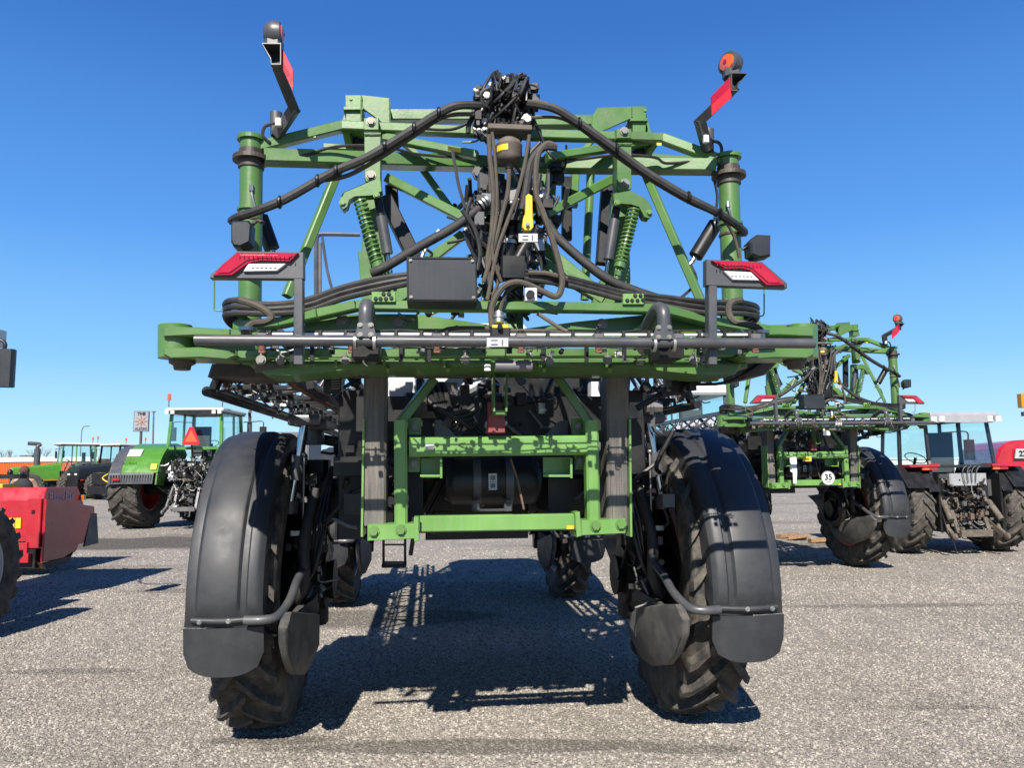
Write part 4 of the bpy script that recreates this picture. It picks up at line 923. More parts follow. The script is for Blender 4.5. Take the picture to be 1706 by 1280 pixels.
# --- centre: cable bundle, manifold, accumulator, valves, brown hoses
R_ = random.Random(11)
for k in range(34):
    u0, v0 = R_.uniform(800, 885), R_.uniform(165, 215); u1, v1 = R_.uniform(822, 880), R_.uniform(118, 150)
    if k % 4 == 0: u1, v1 = 880+R_.uniform(-5, 6), R_.uniform(118, 150)
    u2, v2 = u1+R_.uniform(-35, 30), R_.uniform(150, 215)
    u2 = min(888, max(790, u2))
    hose([(u0, v0, -1.3+R_.uniform(-.1, .1)), ((u0+u1)/2+R_.uniform(-14, 8), (v0+v1)/2, -1.3+R_.uniform(-.15, .1)), (u1, v1, -1.32+R_.uniform(-.1, .1)), ((u1+u2)/2+R_.uniform(-8, 16), (v1+v2)/2, -1.35+R_.uniform(-.1, .1)), (u2, v2, -1.3+R_.uniform(-.1, .1))], R_.choice([4, 5, 5, 6]), R_.choice(['hose', 'hose', 'sleeve']), 'cable', n=6, k=4)
mb = MB(); clutter(mb, q(795, 222, -1.4), q(886, 158, -1.22), 90, 21, ['black', 'black', 'steel', 'hose', 'mid', 'black'], .02, .06, .25)
clutter(mb, q(788, 215, -1.42), q(812, 168, -1.3), 22, 22, ['steel', 'white', 'black'], .015, .04, .2)
mb.use('black'); mb.box(q(842, 200, -1.25), (.22, .14, .14)); P('valve_block', mb)
mb = MB(); mb.use('iron'); mb.beam(q(812, 216, -1.4), q(884, 219, -1.4), .1, .03); mb.beam(q(816, 222, -1.35), q(816, 330, -1.3), .012, .05, (0, 1, 0)); mb.beam(q(881, 222, -1.35), q(881, 300, -1.3), .012, .05, (0, 1, 0)); P('manifold_bracket', mb)
hose([(812, 182), (800, 160), (815, 148), (830, 152)], 9, 'hose', 'hose', -1.38); hose([(812, 170), (795, 185), (782, 205), (780, 222)], 9, 'hose', 'hose', -1.36)
mb = MB(); cc = q(848, 252, -1.45); r = W(23, -1.45); mb.lathe([(-r*1.05, 0), (-r*1.02, r*.5), (-r*.85, r*.85), (-r*.55, r), (r*.35, r*1.0), (r*.4, r*1.02), (r*.46, r*1.0), (r*.75, r*.85), (r*1.0, r*.5), (r*1.08, 0)], cc, (0, 0, 1), 28)
mb.cyl(cc-V((0, 0, r*1.0)), cc-V((0, 0, r*1.35)), .02); mb.mats = ['iron']; acc = P('accumulator', mb)
mb = MB(); mb.lathe([(.012, r*1.0), (.012, r*1.035), (-.018, r*1.035), (-.018, r*1.0)], cc, (0, 0, 1), 12, a0=-2.75, a1=-1.75, xr=(1, 0, 0)); obj('yellow_sticker', mb, 'yellow', acc)
for pts, w_, m_ in (([(815, 225), (816, 260), (822, 320), (820, 380), (812, 440), (818, 480)], 9, 'hose_brown'), ([(848, 282), (846, 320), (836, 360), (826, 400), (815, 440), (806, 470)], 8, 'hose_brown'),
                    ([(820, 220), (826, 280), (828, 350), (820, 420), (835, 470)], 6, 'hose_brown'), ([(882, 225), (875, 270), (860, 330), (845, 370), (828, 420), (812, 500)], 7, 'hose_brown'),
                    ([(925, 243), (910, 240), (895, 262), (893, 320), (905, 355), (922, 405), (936, 460), (934, 485), (925, 494), (905, 486), (870, 471), (845, 474), (828, 492), (819, 515), (820, 545)], 11, 'hose_brown'),
                    ([(928, 246), (905, 246), (885, 270), (876, 320), (870, 350)], 14, 'sleeve'), ([(900, 238), (880, 262), (872, 300), (868, 330)], 9, 'hose'),
                    ([(872, 470), (850, 480), (838, 500), (830, 530)], 8, 'hose_brown'), ([(880, 455), (905, 455), (925, 459), (945, 465)], 9, 'hose_brown'),
                    ([(780, 500), (740, 500), (700, 506)], 8, 'hose'), ([(735, 555), (750, 548), (790, 547), (818, 548)], 8, 'hose_brown'), ([(850, 552), (900, 552), (950, 556), (960, 562)], 8, 'hose_brown'),
                    ([(895, 522), (915, 535), (935, 548), (945, 552)], 7, 'iron'), ([(770, 350), (790, 380), (800, 420), (795, 450)], 8, 'hose'), ([(826, 430), (830, 470), (815, 500)], 6, 'hose_brown'),
                    ([(785, 330), (778, 360), (790, 395), (800, 400)], 7, 'hose'), ([(900, 290), (895, 330), (900, 360)], 8, 'hose')):
    hose(pts, w_, m_, y=-1.5-R_.uniform(0, .06))
mb = MB(); clutter(mb, q(778, 470, -1.38), q(905, 320, -1.22), 130, 31, ['black', 'black', 'hose', 'mid', 'hose', 'steel', 'grey'], .03, .075, .35)
clutter(mb, q(700, 520, -1.4), q(900, 440, -1.25), 50, 33, ['black', 'hose', 'hose', 'steel'], .02, .06, .5); P('valve_block', mb)
mb = MB(); clutter(mb, q(785, 400, -1.2), q(930, 290, -1.05), 60, 34, ['black', 'hose', 'grey', 'black'], .03, .09, .4); P('valve_block', mb)
for k in range(16):
    u = 785+R_.uniform(0, 125); v = 320+R_.uniform(0, 100)
    hose([(u, v), (u+R_.uniform(-25, 25), v+R_.uniform(15, 50)), (u+R_.uniform(-30, 30), v+R_.uniform(50, 110))], R_.choice([5, 6, 8]), 'hose', 'cable', -1.3-R_.uniform(0, .15), n=6)
mb = MB(); mb.use('black'); mb.box(q(848, 355, -1.42), (.1, .1, .1)); mb.box(q(856, 448, -1.46), (.13, .09, .11)); mb.cyl(q(845, 400, -1.4), q(845, 430, -1.4), .045); mb.cyl(q(880, 400, -1.4), q(862, 432, -1.42), .03)
mb.use('steel'); mb.ell(q(852, 338, -1.5), .014); mb.lathe([(-.01, .05), (.01, .05), (.01, .047), (-.01, .047)], q(845, 405, -1.4), (0, 0, 1), 20); P('shutoff_valve', mb)
mb = MB(); mb.prism([q(u, v, -1.66) for u, v in ((876, 326), (881, 322), (887, 326), (888, 358), (889, 378), (884, 384), (875, 384), (870, 378), (872, 362), (875, 355))], (0, .03, 0), .004)
mb.use('bolt'); mb.mats = ['yellow', 'bolt']; mb.mi = [0]*len(mb.f); mb.cur = 1; mb.bolt(q(879, 374, -1.67), .008); P('valve_handle', mb)
mb = MB(); mb.use('yellow'); mb.prism([q(u, v, -1.8) for u, v in ((820, 541), (847, 540), (848, 548), (820, 549))], (0, .03, 0), .004); mb.use('black'); mb.cyl(q(833, 544, -1.83), q(833, 544, -1.79), .012); mb.box(q(833, 555, -1.78), (.09, .05, .04)); mb.use('steel'); mb.cyl(q(831, 540, -1.77), q(831, 522, -1.75), .024); mb.cyl(q(831, 530, -1.76), q(831, 526, -1.76), .03); P('drain_valve', mb)
mb = MB(); mb.prism([q(u, v, -1.28) for u, v in ((746, 243), (768, 247), (768, 254), (746, 250))], (0, .004, 0)); P('yellow_sticker', mb, 'yellow')
for pts in ([(460, 250), (500, 260), (560, 244), (640, 244), (690, 256), (760, 262), (800, 262)], [(900, 268), (960, 266), (1030, 258), (1090, 262), (1110, 272), (1160, 268)], [(780, 205), (750, 216), (700, 214)], [(745, 405), (770, 400), (790, 392)], [(700, 410), (720, 424), (700, 440)], [(1190, 300), (1195, 330), (1190, 368)], [(1150, 440), (1160, 470), (1130, 500)]):
    hose(pts, 5, 'hose', 'cable', -1.2, n=6)
for u, v, y_, w_, h_, m_ in ((1048, 462, -1.5, 0, 0, 'yellow'), (650, 737, -1.0, 0, 0, 'label'), (1098, 240, -1.16, 9, 5, 'yellow'), (520, 226, -1.17, 12, 5, 'label'), (716, 745, -1.14, 14, 9, 'label'), (950, 879, -1.13, 12, 6, 'yellow')):
    if w_: mb = MB(); mb.box(q(u, v, y_), (W(w_, y_), .003, W(h_, y_)), ch=.0005); P('sticker', mb, m_)
wb_ = MB(); R_ = random.Random(9)
for u0, v0, u1, v1, y_ in ((602, 158, 602, 200, -1.0), (649, 164, 650, 206, -1.0), (1053, 178, 1053, 195, -1.0), (607, 222, 634, 222, -1.31), (1028, 239, 1052, 239, -1.31), (683, 728, 683, 760, -1.1), (973, 727, 973, 759, -1.1), (698, 860, 698, 885, -1.17), (958, 858, 958, 882, -1.17), (658, 702, 680, 702, -1.1), (973, 702, 997, 702, -1.1)):
    A, B = q(u0, v0, y_), q(u1, v1, y_); n = max(4, int((B-A).length/.009))
    wb_.tube([A.lerp(B, i/n)+V((R_.gauss(0, .0008), R_.gauss(0, .0008), 0)) for i in range(n+1)], .0045, 5, 1, raw=True)
P('weld_beads', wb_, 'green', kind='stuff')
mb = MB(); e_ = .006
for (u0, v0), (u1, v1) in (((679, 430), (792, 431)), ((792, 431), (794, 500)), ((794, 500), (680, 499)), ((680, 499), (679, 430))): mb.beam(q(u0, v0, -1.782), q(u1, v1, -1.782), .005, .005)
P('box_seam', mb, 'black')
mb = MB()
for u, v in ((684, 434), (787, 435), (789, 496), (685, 495)): mb.bolt(q(u, v, -1.782), .006)
P('lid_screws', mb, 'bolt', kind='stuff')
# --- warning lamps on bent arms
def warn(arm, end, refl, lampc, lens, lean):
    y = -1.35
    mb = MB(); pts = [q(*p) for p in arm]
    for a_, b_ in zip(pts, pts[1:]):
        d = (b_-a_).normalized()*.012; mb.beam(a_-d, b_+d, .05, .05, (0, 1, .1), .003)
    wl = P('warning_lamp_arm', mb, 'grey')
    mb = MB(); mb.prism([q(u, v, refl[1]) for u, v in refl[0]], (0, .012, 0), .001); obj('red_reflector', mb, 'refl', wl)
    mb = MB(); mb.prism([q(u, v, refl[1]-.0015) for u, v in refl[2]], (0, .001, 0)); obj('red_reflector', mb, 'red', wl)
    mb = MB(); ep = [q(u, v, end[1]) for u, v in end[0]]; ec = sum(ep, V())/len(ep)
    for a_, b_ in zip(ep, ep[1:]+ep[:1]):
        ia, ib = a_+(ec-a_).normalized()*.006, b_+(ec-b_).normalized()*.006
        mb.prism([a_, b_, ib, ia], (0, .09, 0))
    obj('bracket_end', mb, 'grey', wl)
    cc = sum([q(u, v, end[1]+.07) for u, v in end[0]], V())/len(end[0]); mb = MB(); mb.prism([cc+(q(u, v, end[1]+.07)-cc)*.95 for u, v in end[0]], (0, .003, 0)); obj('hollow_shade', mb, 'black', wl)  # black sheet across the open bracket stands in for the shade inside it
    c_ = q(*lampc); ax = V(lean).normalized()
    mb = MB(); mb.lathe([(-.05, 0), (-.05, .035), (-.03, .056), (0, .064), (.03, .062), (.034, .05)], c_, ax, 28); mb.beam(c_, c_-V((0, 0, .075)), .085, .08, (0, 1, 0), .02); lh = P('warning_lamp', mb, 'grey')
    mb = MB(); mb.lathe([(.03, .048), (.04, .044), (.046, .03), (.048, 0)], c_, ax, 24); obj('orange_lens', mb, 'orange', lh)
    mb = MB(); mb.lathe([(.047, .0), (.05, .012), (.052, 0)], c_, ax, 12); obj('lens_cap', mb, 'red', lh)
warn([(463, 222, -1.22), (490, 182, -1.3), (462, 112, -1.5)], ([(436, 71), (468, 71), (468, 107), (452, 107), (450, 97)], -1.56), ([(469, 78), (488, 116), (488, 152), (468, 108)], -1.53, [(469, 94), (488, 133), (488, 152), (468, 108)]), (457, 57, -1.5), None, (.985, .08, .05))
warn([(1178, 246, -1.22), (1166, 202, -1.3), (1222, 148, -1.5)], ([(1218, 120), (1246, 121), (1238, 131), (1229, 139), (1229, 151), (1219, 150)], -1.56), ([(1185, 160), (1218, 126), (1219, 162), (1186, 192)], -1.545, [(1185, 160), (1218, 126), (1218, 143), (1186, 174)]), (1218, 107, -1.5), None, (-.88, -.45, .03))
for u, v, s_ in ((460, 196, 1), (1180, 224, -1)):
    mb = MB(); mb.use('grey'); mb.cyl(q(u, v+12, -1.2), q(u, v-8, -1.2), .032, n=14); mb.use('white'); mb.box(q(u+4*s_, v+8, -1.28), (.03, .03, .04)); mb.use('hose'); mb.tube(fpath([(u, v+10), (u-18*s_, v+14), (u-22*s_, v+30), (u-10*s_, v+42)], -1.22), .009, 6, 4); mb.use('black'); mb.box(q(u, v+22, -1.2), (.05, .05, .06)); P('lamp_socket', mb)

# --- folded boom wings running forward along both sides
def wing(sd, par=spr):
    X0, X1, Z0, Z1 = sd*1.48, sd*1.08, 2.13, 2.45
    yA, yB = (-1.15 if sd < 0 else -.25, 5.6)
    mb = MB(); mb.use('black')
    mb.tube([(X0-sd*.02, yA+.02, Z0-.04), (X0-sd*.02, yB, Z0-.04)], .027, 12, raw=True); mb.beam((X0-sd*.07, yA+.1, Z0-.03), (X0-sd*.07, yB, Z0-.03), .06, .014); mb.beam((X0-sd*.02, yA+.12, Z0-.04), (X0-sd*.1, yA+.1, Z0+.16), .05, .04); P('wing_rail', mb)
    mb = MB(); mb.use('rust' if sd < 0 else 'grey'); mb.beam((X1, yA+.3, Z0+.05), (X1, yB, Z0+.05), .05, .06); P('wing_rail', mb)
    mb = MB(); mb.use('grey'); mb.beam((X1+sd*.1, yA+.2, Z1), (X1+sd*.1, yB, Z1), .06, .06); P('wing_rail', mb)
    n = 9; dy = (yB-yA-.4)/n
    for i in range(n):
        a_ = yA+.4+i*dy
        mb = MB(); mb.beam((X0, a_, Z0+.02), (X1, a_+dy/2, Z0+.05), .035, .03); mb.beam((X1, a_+dy/2, Z0+.05), (X0, a_+dy, Z0+.02), .035, .03); P('wing_lattice', mb, 'grey')
        mb = MB(); mb.beam((X1, a_, Z0+.06), (X1+sd*.1, a_+dy/2, Z1), .03, .03); mb.beam((X1+sd*.1, a_+dy/2, Z1), (X0, a_+dy, Z0+.02), .03, .03); P('wing_lattice', mb, 'grey')
    mb = MB(); mb.tube([(X0-sd*.07, yA+.1, Z0+.07), (X0-sd*.07, yB, Z0+.07)], .013, 8, raw=True); P('spray_pipe', mb, 'mid')
    for i in range(13 if sd < 0 else 11):
        yy = yA+.2+i*.5; p = V((X0-sd*.07, yy, Z0+.05)); nb = MB(); nb.use('iron'); nb.box(p, (.05, .05, .06)); nb.cyl(p, p+V((0, 0, -.03)), .018, n=8); nb.use('cap'); nb.cyl(p+V((0, 0, -.025)), p+V((0, 0, -.05)), .019, n=8); nb.use('cap'); nb.cyl(p+V((0, .05, .03)), p+V((-.05*sd, .05, .03)), .017, n=8); nb.use('steel'); nb.cyl(p+V((-.04*sd, 0, 0)), p+V((-.07*sd, .02, .01)), .014, n=8); nb.use('mid'); nb.box(p+V((.03, .1, .01)), (.03, .04, .03))
        P('nozzle_body', nb)
    mb = MB()
    for k in range(3): mb.use(['hose', 'hose', 'sleeve'][k]); mb.tube([(X0-sd*(.13+.04*k), yA+.3+j*.6, Z0+.09+.03*math.sin(j*1.7+k)) for j in range(11)], .014, 6, 3)
    P('wing_hose', mb)
    mb = MB(); clutter(mb, (min(X0-sd*.16, X0), yA+.08, Z0+.0), (max(X0-sd*.16, X0), 3.2, Z0+.12), 120, 55+sd, ['iron', 'black', 'mid', 'hose', 'steel', 'white'], .02, .05, .4); P('hydraulic_fittings', mb)
    mb = MB(); mb.tube([(X0-sd*.22, yA+.3, Z0+.06), (X0-sd*.22, yB, Z0+.06)], .012, 6, raw=True); P('spray_pipe', mb, 'darkred' if sd < 0 else 'mid')
    for j, (xx, zz) in enumerate(((.98, .02), (.84, .16), (.98, .34))):
        mb = MB(); mb.beam((sd*xx, yA+.25+.1*j, Z0+zz), (sd*xx, yB, Z0+zz), .04, .045); P('wing_rail', mb, 'rust' if j == 1 else 'black')
    for i in range(16):
        a_ = yA+.3+i*.4
        mb = MB(); mb.beam((sd*.98, a_, Z0+.02), (sd*.84, a_+.2, Z0+.16), .022, .022); mb.beam((sd*.84, a_+.2, Z0+.16), (sd*.98, a_+.4, Z0+.34), .022, .022); mb.beam((sd*.98, a_+.4, Z0+.34), (sd*1.12, a_+.3, Z0+.06), .022, .022); P('wing_lattice', mb, 'grey')
        if i % 2: mb = MB(); mb.box((sd*1.2, a_, Z0+.04), (.16, .1, .006)); P('wing_plate', mb, 'mid')
    if sd > 0:
        mb = MB(); mb.use('grey')
        for i in range(8): mb.beam((X0+.02, yA+.7+i*.62, Z0+.05), (X0-.14, yA+.9+i*.62, Z1+.12), .03, .03)
        mb.beam((X0-.14, yA+.6, Z1+.13), (X0-.14, yB, Z1+.13), .05, .05); P('wing_rail', mb)
for sd in (-1, 1): wing(sd)
# breakaway bracket and springs under the right side and the ribbed block at the left
mb = MB(); clutter(mb, q(1120, 650, -1.15), q(1152, 618, -1.0), 26, 41, ['grey', 'mid', 'black'], .03, .06, .3); mb.use('black'); mb.box(q(1128, 640, -1.0), (.12, .1, .12)); P('boom_lock', mb)
mb = MB(); mb.use('black'); mb.box(q(556, 636, -1.05), (.09, .12, .12))
mb.use('mid')
for k in range(8): mb.beam(q(552, 620+k*4, -1.14), q(566, 619+k*4, -1.14), .01, .006)
P('boom_lock', mb)
hose([(1150, 632), (1180, 636), (1185, 640)], 5, 'mid', 'lock_rod', -1.0); fbeam((1150, 633, -.9), (1195, 633, -.9), 5, .04, 'mid', 'lock_rod')
fbeam((1062, 680, -.9), (1120, 646, -.9), 11, .05, 'black', 'lock_arm')
# ------------------------------------------------------------------ second sprayer: a copy of the first with its own details
spr2 = copy_tree(spr)
spr2.location = (4.26, 12.48, 0); spr2.rotation_euler = (0, 0, .125)
spr2['label'] = 'farther green sprayer behind the right fender, with a round 35 speed sign'
def p2(name, mb, m=None, **k): return obj(name, mb, m, spr2, **k)
F2 = Frame(spr2.location, .125)
mb = MB(); c0 = F2.y(1380, 797, -1.3); mb.cyl(c0+V((0, .012, 0)), c0, .103, n=32); sg = p2('speed_sign', mb, 'white')
mb = MB(); mb.lathe([(0, .100), (-.003, .100), (-.003, .095), (0, .095)], c0, (0, 1, 0), 32); obj('sign_rim', mb, 'print_black', sg)
text('speed_number', '35', .12, c0+V((0, -.005, .012)), (PI/2, 0, 0), 'print_black', sg, bold=.003)
text('speed_unit', 'km/h', .035, c0+V((0, -.005, -.055)), (PI/2, 0, 0), 'print_black', sg)
mb = MB(); a = F2.y(1322, 790, -1.25); mb.prism([F2.y(u, v, -1.25) for u, v in ((1316, 762), (1327, 762), (1328, 788), (1327, 806), (1322, 806), (1321, 788), (1317, 786))], (0, .01, 0)); p2('data_label', mb, 'white')
mb = MB(); mb.prism([F2.y(u, v, -1.2) for u, v in ((1338, 761), (1352, 761), (1352, 769), (1338, 769))], (0, .004, 0)); p2('yellow_sticker', mb, 'yellow')
for k in range(4):
    mb = MB(); cc = V((HW-.42-.02*k, -.1+.22, .98)); r_ = .3-.014*k
    mb.tube([cc+V((.03*math.sin(i*.9), -r_*math.cos(i*PI/9), r_*math.sin(i*PI/9))) for i in range(19)], .018, 7, 2); p2('coiled_hose', mb, 'hose')

# ------------------------------------------------------------------ tractors
TY = {}
def get_tyre(R, Wd, rr, n, lh, lw, adv, m):
    k = (R, Wd, m)
    if k not in TY: TY[k] = tyre_mb(R, Wd, rr, n, lh, lw, adv, 56)
    return TY[k]
def tractor(name, label, loc, rz, body='green_far', fen='green_far', roof='cream', R=1.08, TW=.78, tx=1.15, Rf=.8, FW=.6, ftx=1.05, wb=3.0, tyre='tyre', rim='redrim', cabw=1.5, zt=3.4, zb=1.75, zw=2.25, detail=2, exy=.15, group='green tractors in the yard', smv=True, square=False, cab0=-.5, cab1=1.35, hood=True, exh=1, rrim=None, post=None, ext='grey', pw=.085):
    t = thing(name, label, 'tractor', loc, rz, group)
    def p(n, mb, m=None, par=t): return obj(n, mb, m, par)
    for sd in (-1, 1):
        for y0, r_, w_, x_ in ((0, R, TW, tx), (wb, Rf, FW, ftx)):
            rr = r_*.56
            w = p('wheel', rim_mb(rr, w_, .08, 8, m=rim, side=sd)); w.location = (sd*x_, y0, r_)
            ky = ('me', r_, w_, tyre)
            if ky in TY: ob = bpy.data.objects.new('tyre', TY[ky]); COL.objects.link(ob); ob.parent = w
            else: ob = obj('tyre', get_tyre(r_, w_, rr, 20, .055 if r_ > .9 else .045, .075 if r_ > .9 else .055, r_*.34, tyre), tyre, w); TY[ky] = ob.data
            ob.rotation_euler = (sd+y0, 0, 0)
            if sd < 0 and False: pass
        # fender: body coloured arc inside, grey extension outside
        rf = R+.09; xi = cabw/2-.05; xm = tx+(-.02 if not square else -.12); xo = tx+TW*.38
        mb = MB()
        def arc(x0, x1, a0, a1, r0, dz, th=.03, n=22, zsh=0):
            rows = []
            for i in range(n+1):
                a = math.radians(a0+(a1-a0)*i/n); c_, s_ = -math.cos(a), math.sin(a)
                rows.append([V((sd*x0, c_*r0, s_*r0+R)), V((sd*x1, c_*(r0+dz), s_*(r0+dz)+R)), V((sd*x1, c_*(r0+dz-th), s_*(r0+dz-th)+R)), V((sd*x0, c_*(r0-th), s_*(r0-th)+R))])
            vs = [v for r__ in rows for v in r__]; fs = [[0, 1, 2, 3], [len(vs)-1, len(vs)-2, len(vs)-3, len(vs)-4]]
            for i in range(n):
                for j in range(4): fs.append([i*4+j, i*4+(j+1) % 4, i*4+4+(j+1) % 4, i*4+4+j])
            mb.add(vs, fs, False)
        if not square:
            arc(xi, xm, 20, 125, rf+.02, 0); arc(xi-.0, xi+.04, 5, 130, rf, 0, .5)
            f_ = p('fender', mb, fen)
            mb = MB(); arc(xm, xo, 16, 128, rf+.015, -.06); arc(xo, xo+.02, 16, 128, rf-.045, 0, .05)
            arc(xi+.1, xo, 6, 20, rf+.024, -.02)
            for i in range(16):
                xx = xi+.16+(xo-xi-.16)*i/16; a = math.radians(13); c_, s_ = -math.cos(a)*(rf+.03), math.sin(a)*(rf)+R; mb.box((sd*xx, c_, s_), (.035, .04, .2))
            p('fender_extension', mb, ext)
            if detail > 1:
                mb = MB(); a = math.radians(12); cc = V((sd*(xm+.08), -math.cos(a)*(rf+.05)-.02, math.sin(a)*rf+R)); mb.box(cc, (.2, .03, .07)); p('reflector', mb, 'red')
                mb = MB(); a = math.radians(27); cc = V((sd*(xi+.12), -math.cos(a)*(rf+.06), math.sin(a)*rf+R+.03)); mb.box(cc, (.17, .02, .17), rx=-.3); p('yellow_sticker', mb, 'yellow')
                mb = MB(); a = math.radians(50); cc = V((sd*(xm-.2), -math.cos(a)*(rf+.05), math.sin(a)*(rf+.04)+R)); mb.box(cc, (.38, .02, .28), rx=-.75); lp = p('label_plate', mb, 'label')
        else:
            mb.prism([(sd*xi, -R*.95, R+.35), (sd*xi, -R*.55, R+R*.98), (sd*xi, R*.6, R+R*1.0), (sd*xi, R*.95, R+.3), (sd*xi, R*.85, R+.3), (sd*xi, R*.55, R+R*.92), (sd*xi, -R*.5, R+R*.9), (sd*xi, -R*.88, R+.35)], (sd*(xm-xi), 0, 0), .01); p('fender', mb, 'black'); mb = MB(); mb.beam((sd*(xm-.3), -R*.6, R+R*1.0+.02), (sd*(xm+.28), -R*.6, R+R*.985+.02), .3, .05); p('fender_trim', mb, fen)
            mb = MB(); mb.prism([(sd*xm, -R*.98, R+.42), (sd*xm, -R*.55, R+R*.99), (sd*xm, R*.6, R+R*.98), (sd*xm, R*.55, R+R*.93), (sd*xm, -R*.5, R+R*.91), (sd*xm, -R*.9, R+.42)], (sd*.42, 0, 0), .01)
            mb.box((sd*(xi+.0), -.1, R+.15), (.04, R*1.5, R*1.3)); p('fender_extension', mb, 'black')
            mb = MB(); mb.mats = ['orange', 'red']; mb.cur = 0; mb.box((sd*(xm-.12)-.07, -R*.72, R+R*.97), (.14, .05, .08)); mb.cur = 1; mb.box((sd*(xm-.12)+.08, -R*.72, R+R*.97), (.16, .05, .08)); p('rear_lamp', mb)
    # cab
    y0, y1 = cab0, cab1; cw = cabw/2; pc = post or body
    mb = MB()
    for x in (-cw, cw):
        for y in (y0, y1): mb.beam((x*1.0, y, zb), (x*.93, y*(.92 if y > 0 else .75), zt-.12), pw, pw)
        mb.beam((x, (y0+y1)/2+.15, zb), (x*.95, (y0+y1)/2+.15, zt-.1), .06, .06)
        mb.beam((x, y0, zw-.03), (x*.98, y0*.95, zw+.03), pw, pw)
    mb.beam((-cw, y0-.01, zw-.06), (cw, y0-.01, zw-.06), pw, pw)
    p('cab_frame', mb, pc)
    mb = MB(); mb.use(roof)
    zr = zt-.14
    mb.prism([(-cw-.06, y0-.08, zr), (cw+.06, y0-.08, zr), (cw+.08, y1+.05, zr), (cw*.7, y1+.25, zr), (-cw*.7, y1+.25, zr), (-cw-.08, y1+.05, zr)], (0, 0, .11 if square else .1), .04)
    p('cab_roof', mb)
    mb = MB(); mb.box((0, (y0+y1)/2, zr-.015), (cabw+.08, y1-y0+.08, .045)); p('roof_liner', mb, 'black')
    mb = MB(); mb.box((0, y0-.1, zr-.02), (cabw*.86, .12, .13), ch=.03); p('roof_visor', mb, 'black' if roof != 'silver' else 'silver')
    for x in (-1, 1):
        for dx in (.0, .16):
            mb = MB(); mb.box((x*(cw-.02-dx), y0-.15, zr-.02), (.11, .06, .1)); p('work_light', mb, 'lens')
    def pane(a, b, z0, z1, k=.96):
        g = MB(); A = V((a[0], a[1], z0)); B = V((b[0], b[1], z0)); C_ = V((b[0]*k, b[1]*(.95 if b[1] > 0 else .8), z1)); D_ = V((a[0]*k, a[1]*(.95 if a[1] > 0 else .8), z1))
        nrm = (B-A).cross(D_-A).normalized()*.012; g.prism([A, B, C_, D_], nrm); p('cab_window', g, 'glass')
    e = .035
    pane((-cw+e, y0), (cw-e, y0), zw, zr); pane((-cw+e, y1), (cw-e, y1), zb+.1, zr)
    for x in (-cw, cw): pane((x, y0+e), (x, y1-e), zb+.1, zr)
    mb = MB(); mb.box((0, .3, zw-.2), (.55, .5, .18), ch=.05); mb.box((0, .08, zw+.2), (.5, .14, .75), ch=.05); mb.box((0, (y0+y1)/2, zb-.15), (cabw*.9, (y1-y0)*.9, .3)); p('seat', mb, 'seat')
    mb = MB(); mb.lathe([(-.012, .2), (0, .212), (.012, .2), (0, .188), (-.012, .2)], (0, .85, zw+.1), (0, -.5, .8), 20); mb.cyl((0, .85, zw+.1), (0, 1.05, zb), .03, n=8); p('steering_wheel', mb, 'black')
    # hood
    if hood:
        hw, hl = cabw*.34, wb+.75; z0, z1 = Rf*1.05, zw-.05
        mb = MB(); A = [(-hw, y1, z0+.3), (hw, y1, z0+.3), (hw, y1, z1-.12), (hw*.75, y1, z1+.02), (-hw*.75, y1, z1+.02), (-hw, y1, z1-.12)]
        B = [(x*.8, hl, z0+.1+(z-z0)*.72) for x, _, z in A]
        mb.add([V(v) for v in A+B], [[0, 1, 2, 3, 4, 5][::-1], [6, 7, 8, 9, 10, 11]]+[[i, (i+1) % 6, 6+(i+1) % 6, 6+i] for i in range(6)]); p('hood', mb, body)
        mb = MB(); mb.box((0, hl+.02, z0+.45), (hw*1.45, .1, .6), ch=.04); mb.box((0, wb-.1, z0+.05), (hw*1.5, 1.8, .4)); p('grille', mb, 'black')
        for x in (-1, 1): mb = MB(); mb.box((x*hw*.5, hl+.06, z0+.62), (.2, .04, .09)); p('headlight', mb, 'lens')
    mb = MB(); mb.use('black'); mb.box((0, 1.05, R*.8), (.55, 3.0, .5), ch=.05); mb.cyl((-tx+.2, 0, R), (tx-.2, 0, R), .18, n=16); mb.cyl((-ftx+.2, wb, Rf), (ftx-.2, wb, Rf), .12, n=12); mb.box((0, (y0+y1)/2, zb-.25), (cabw*.8, (y1-y0)*.9, .5)); p('chassis', mb)
    if exh:
        x = cw+.15 if exh > 0 else -cw-.15
        mb = MB(); mb.cyl((x, y1+exy, zb-.1), (x, y1+exy, zt-.35), .075+.1*(exy > .5), n=14); mb.tube([(x, y1+exy, zt-.36), (x, y1+exy, zt-.2), (x+.02, y1+exy-.1, zt-.08), (x+.08, y1+exy-(.23 if exy < .5 else -.5), zt-.02)], .05+.06*(exy > .5), 10, 4); p('exhaust', mb, 'grey')
    for sd in (-1, 1):
        mb = MB(); mb.tube([(sd*(cw), y1, zt-.35), (sd*(cw+.3), y1+.05, zt-.33), (sd*(cw+.6), y1, zt-.33), (sd*(cw+.62), y1, zt-.5)], .016, 6, 3); p('mirror_arm', mb, 'black')
        mb = MB(); mb.box((sd*(cw+.62), y1-.02, zt-.7), (.2, .1, .42), ch=.03); mr = p('mirror', mb, 'black')
        if square: continue
        mb = MB(); mb.cyl((sd*(cw-.0), y0, zt), (sd*(cw-.0), y0, zt+.2), .015, n=8); b_ = p('beacon_stem', mb, 'grey')
        mb = MB(); mb.lathe([(.2, 0), (.2, .06), (.23, .062), (.23, .05), (.36, .05), (.38, .03), (.38, 0)], (sd*cw, y0, zt), (0, 0, 1), 16); obj('beacon', mb, 'orange', b_)
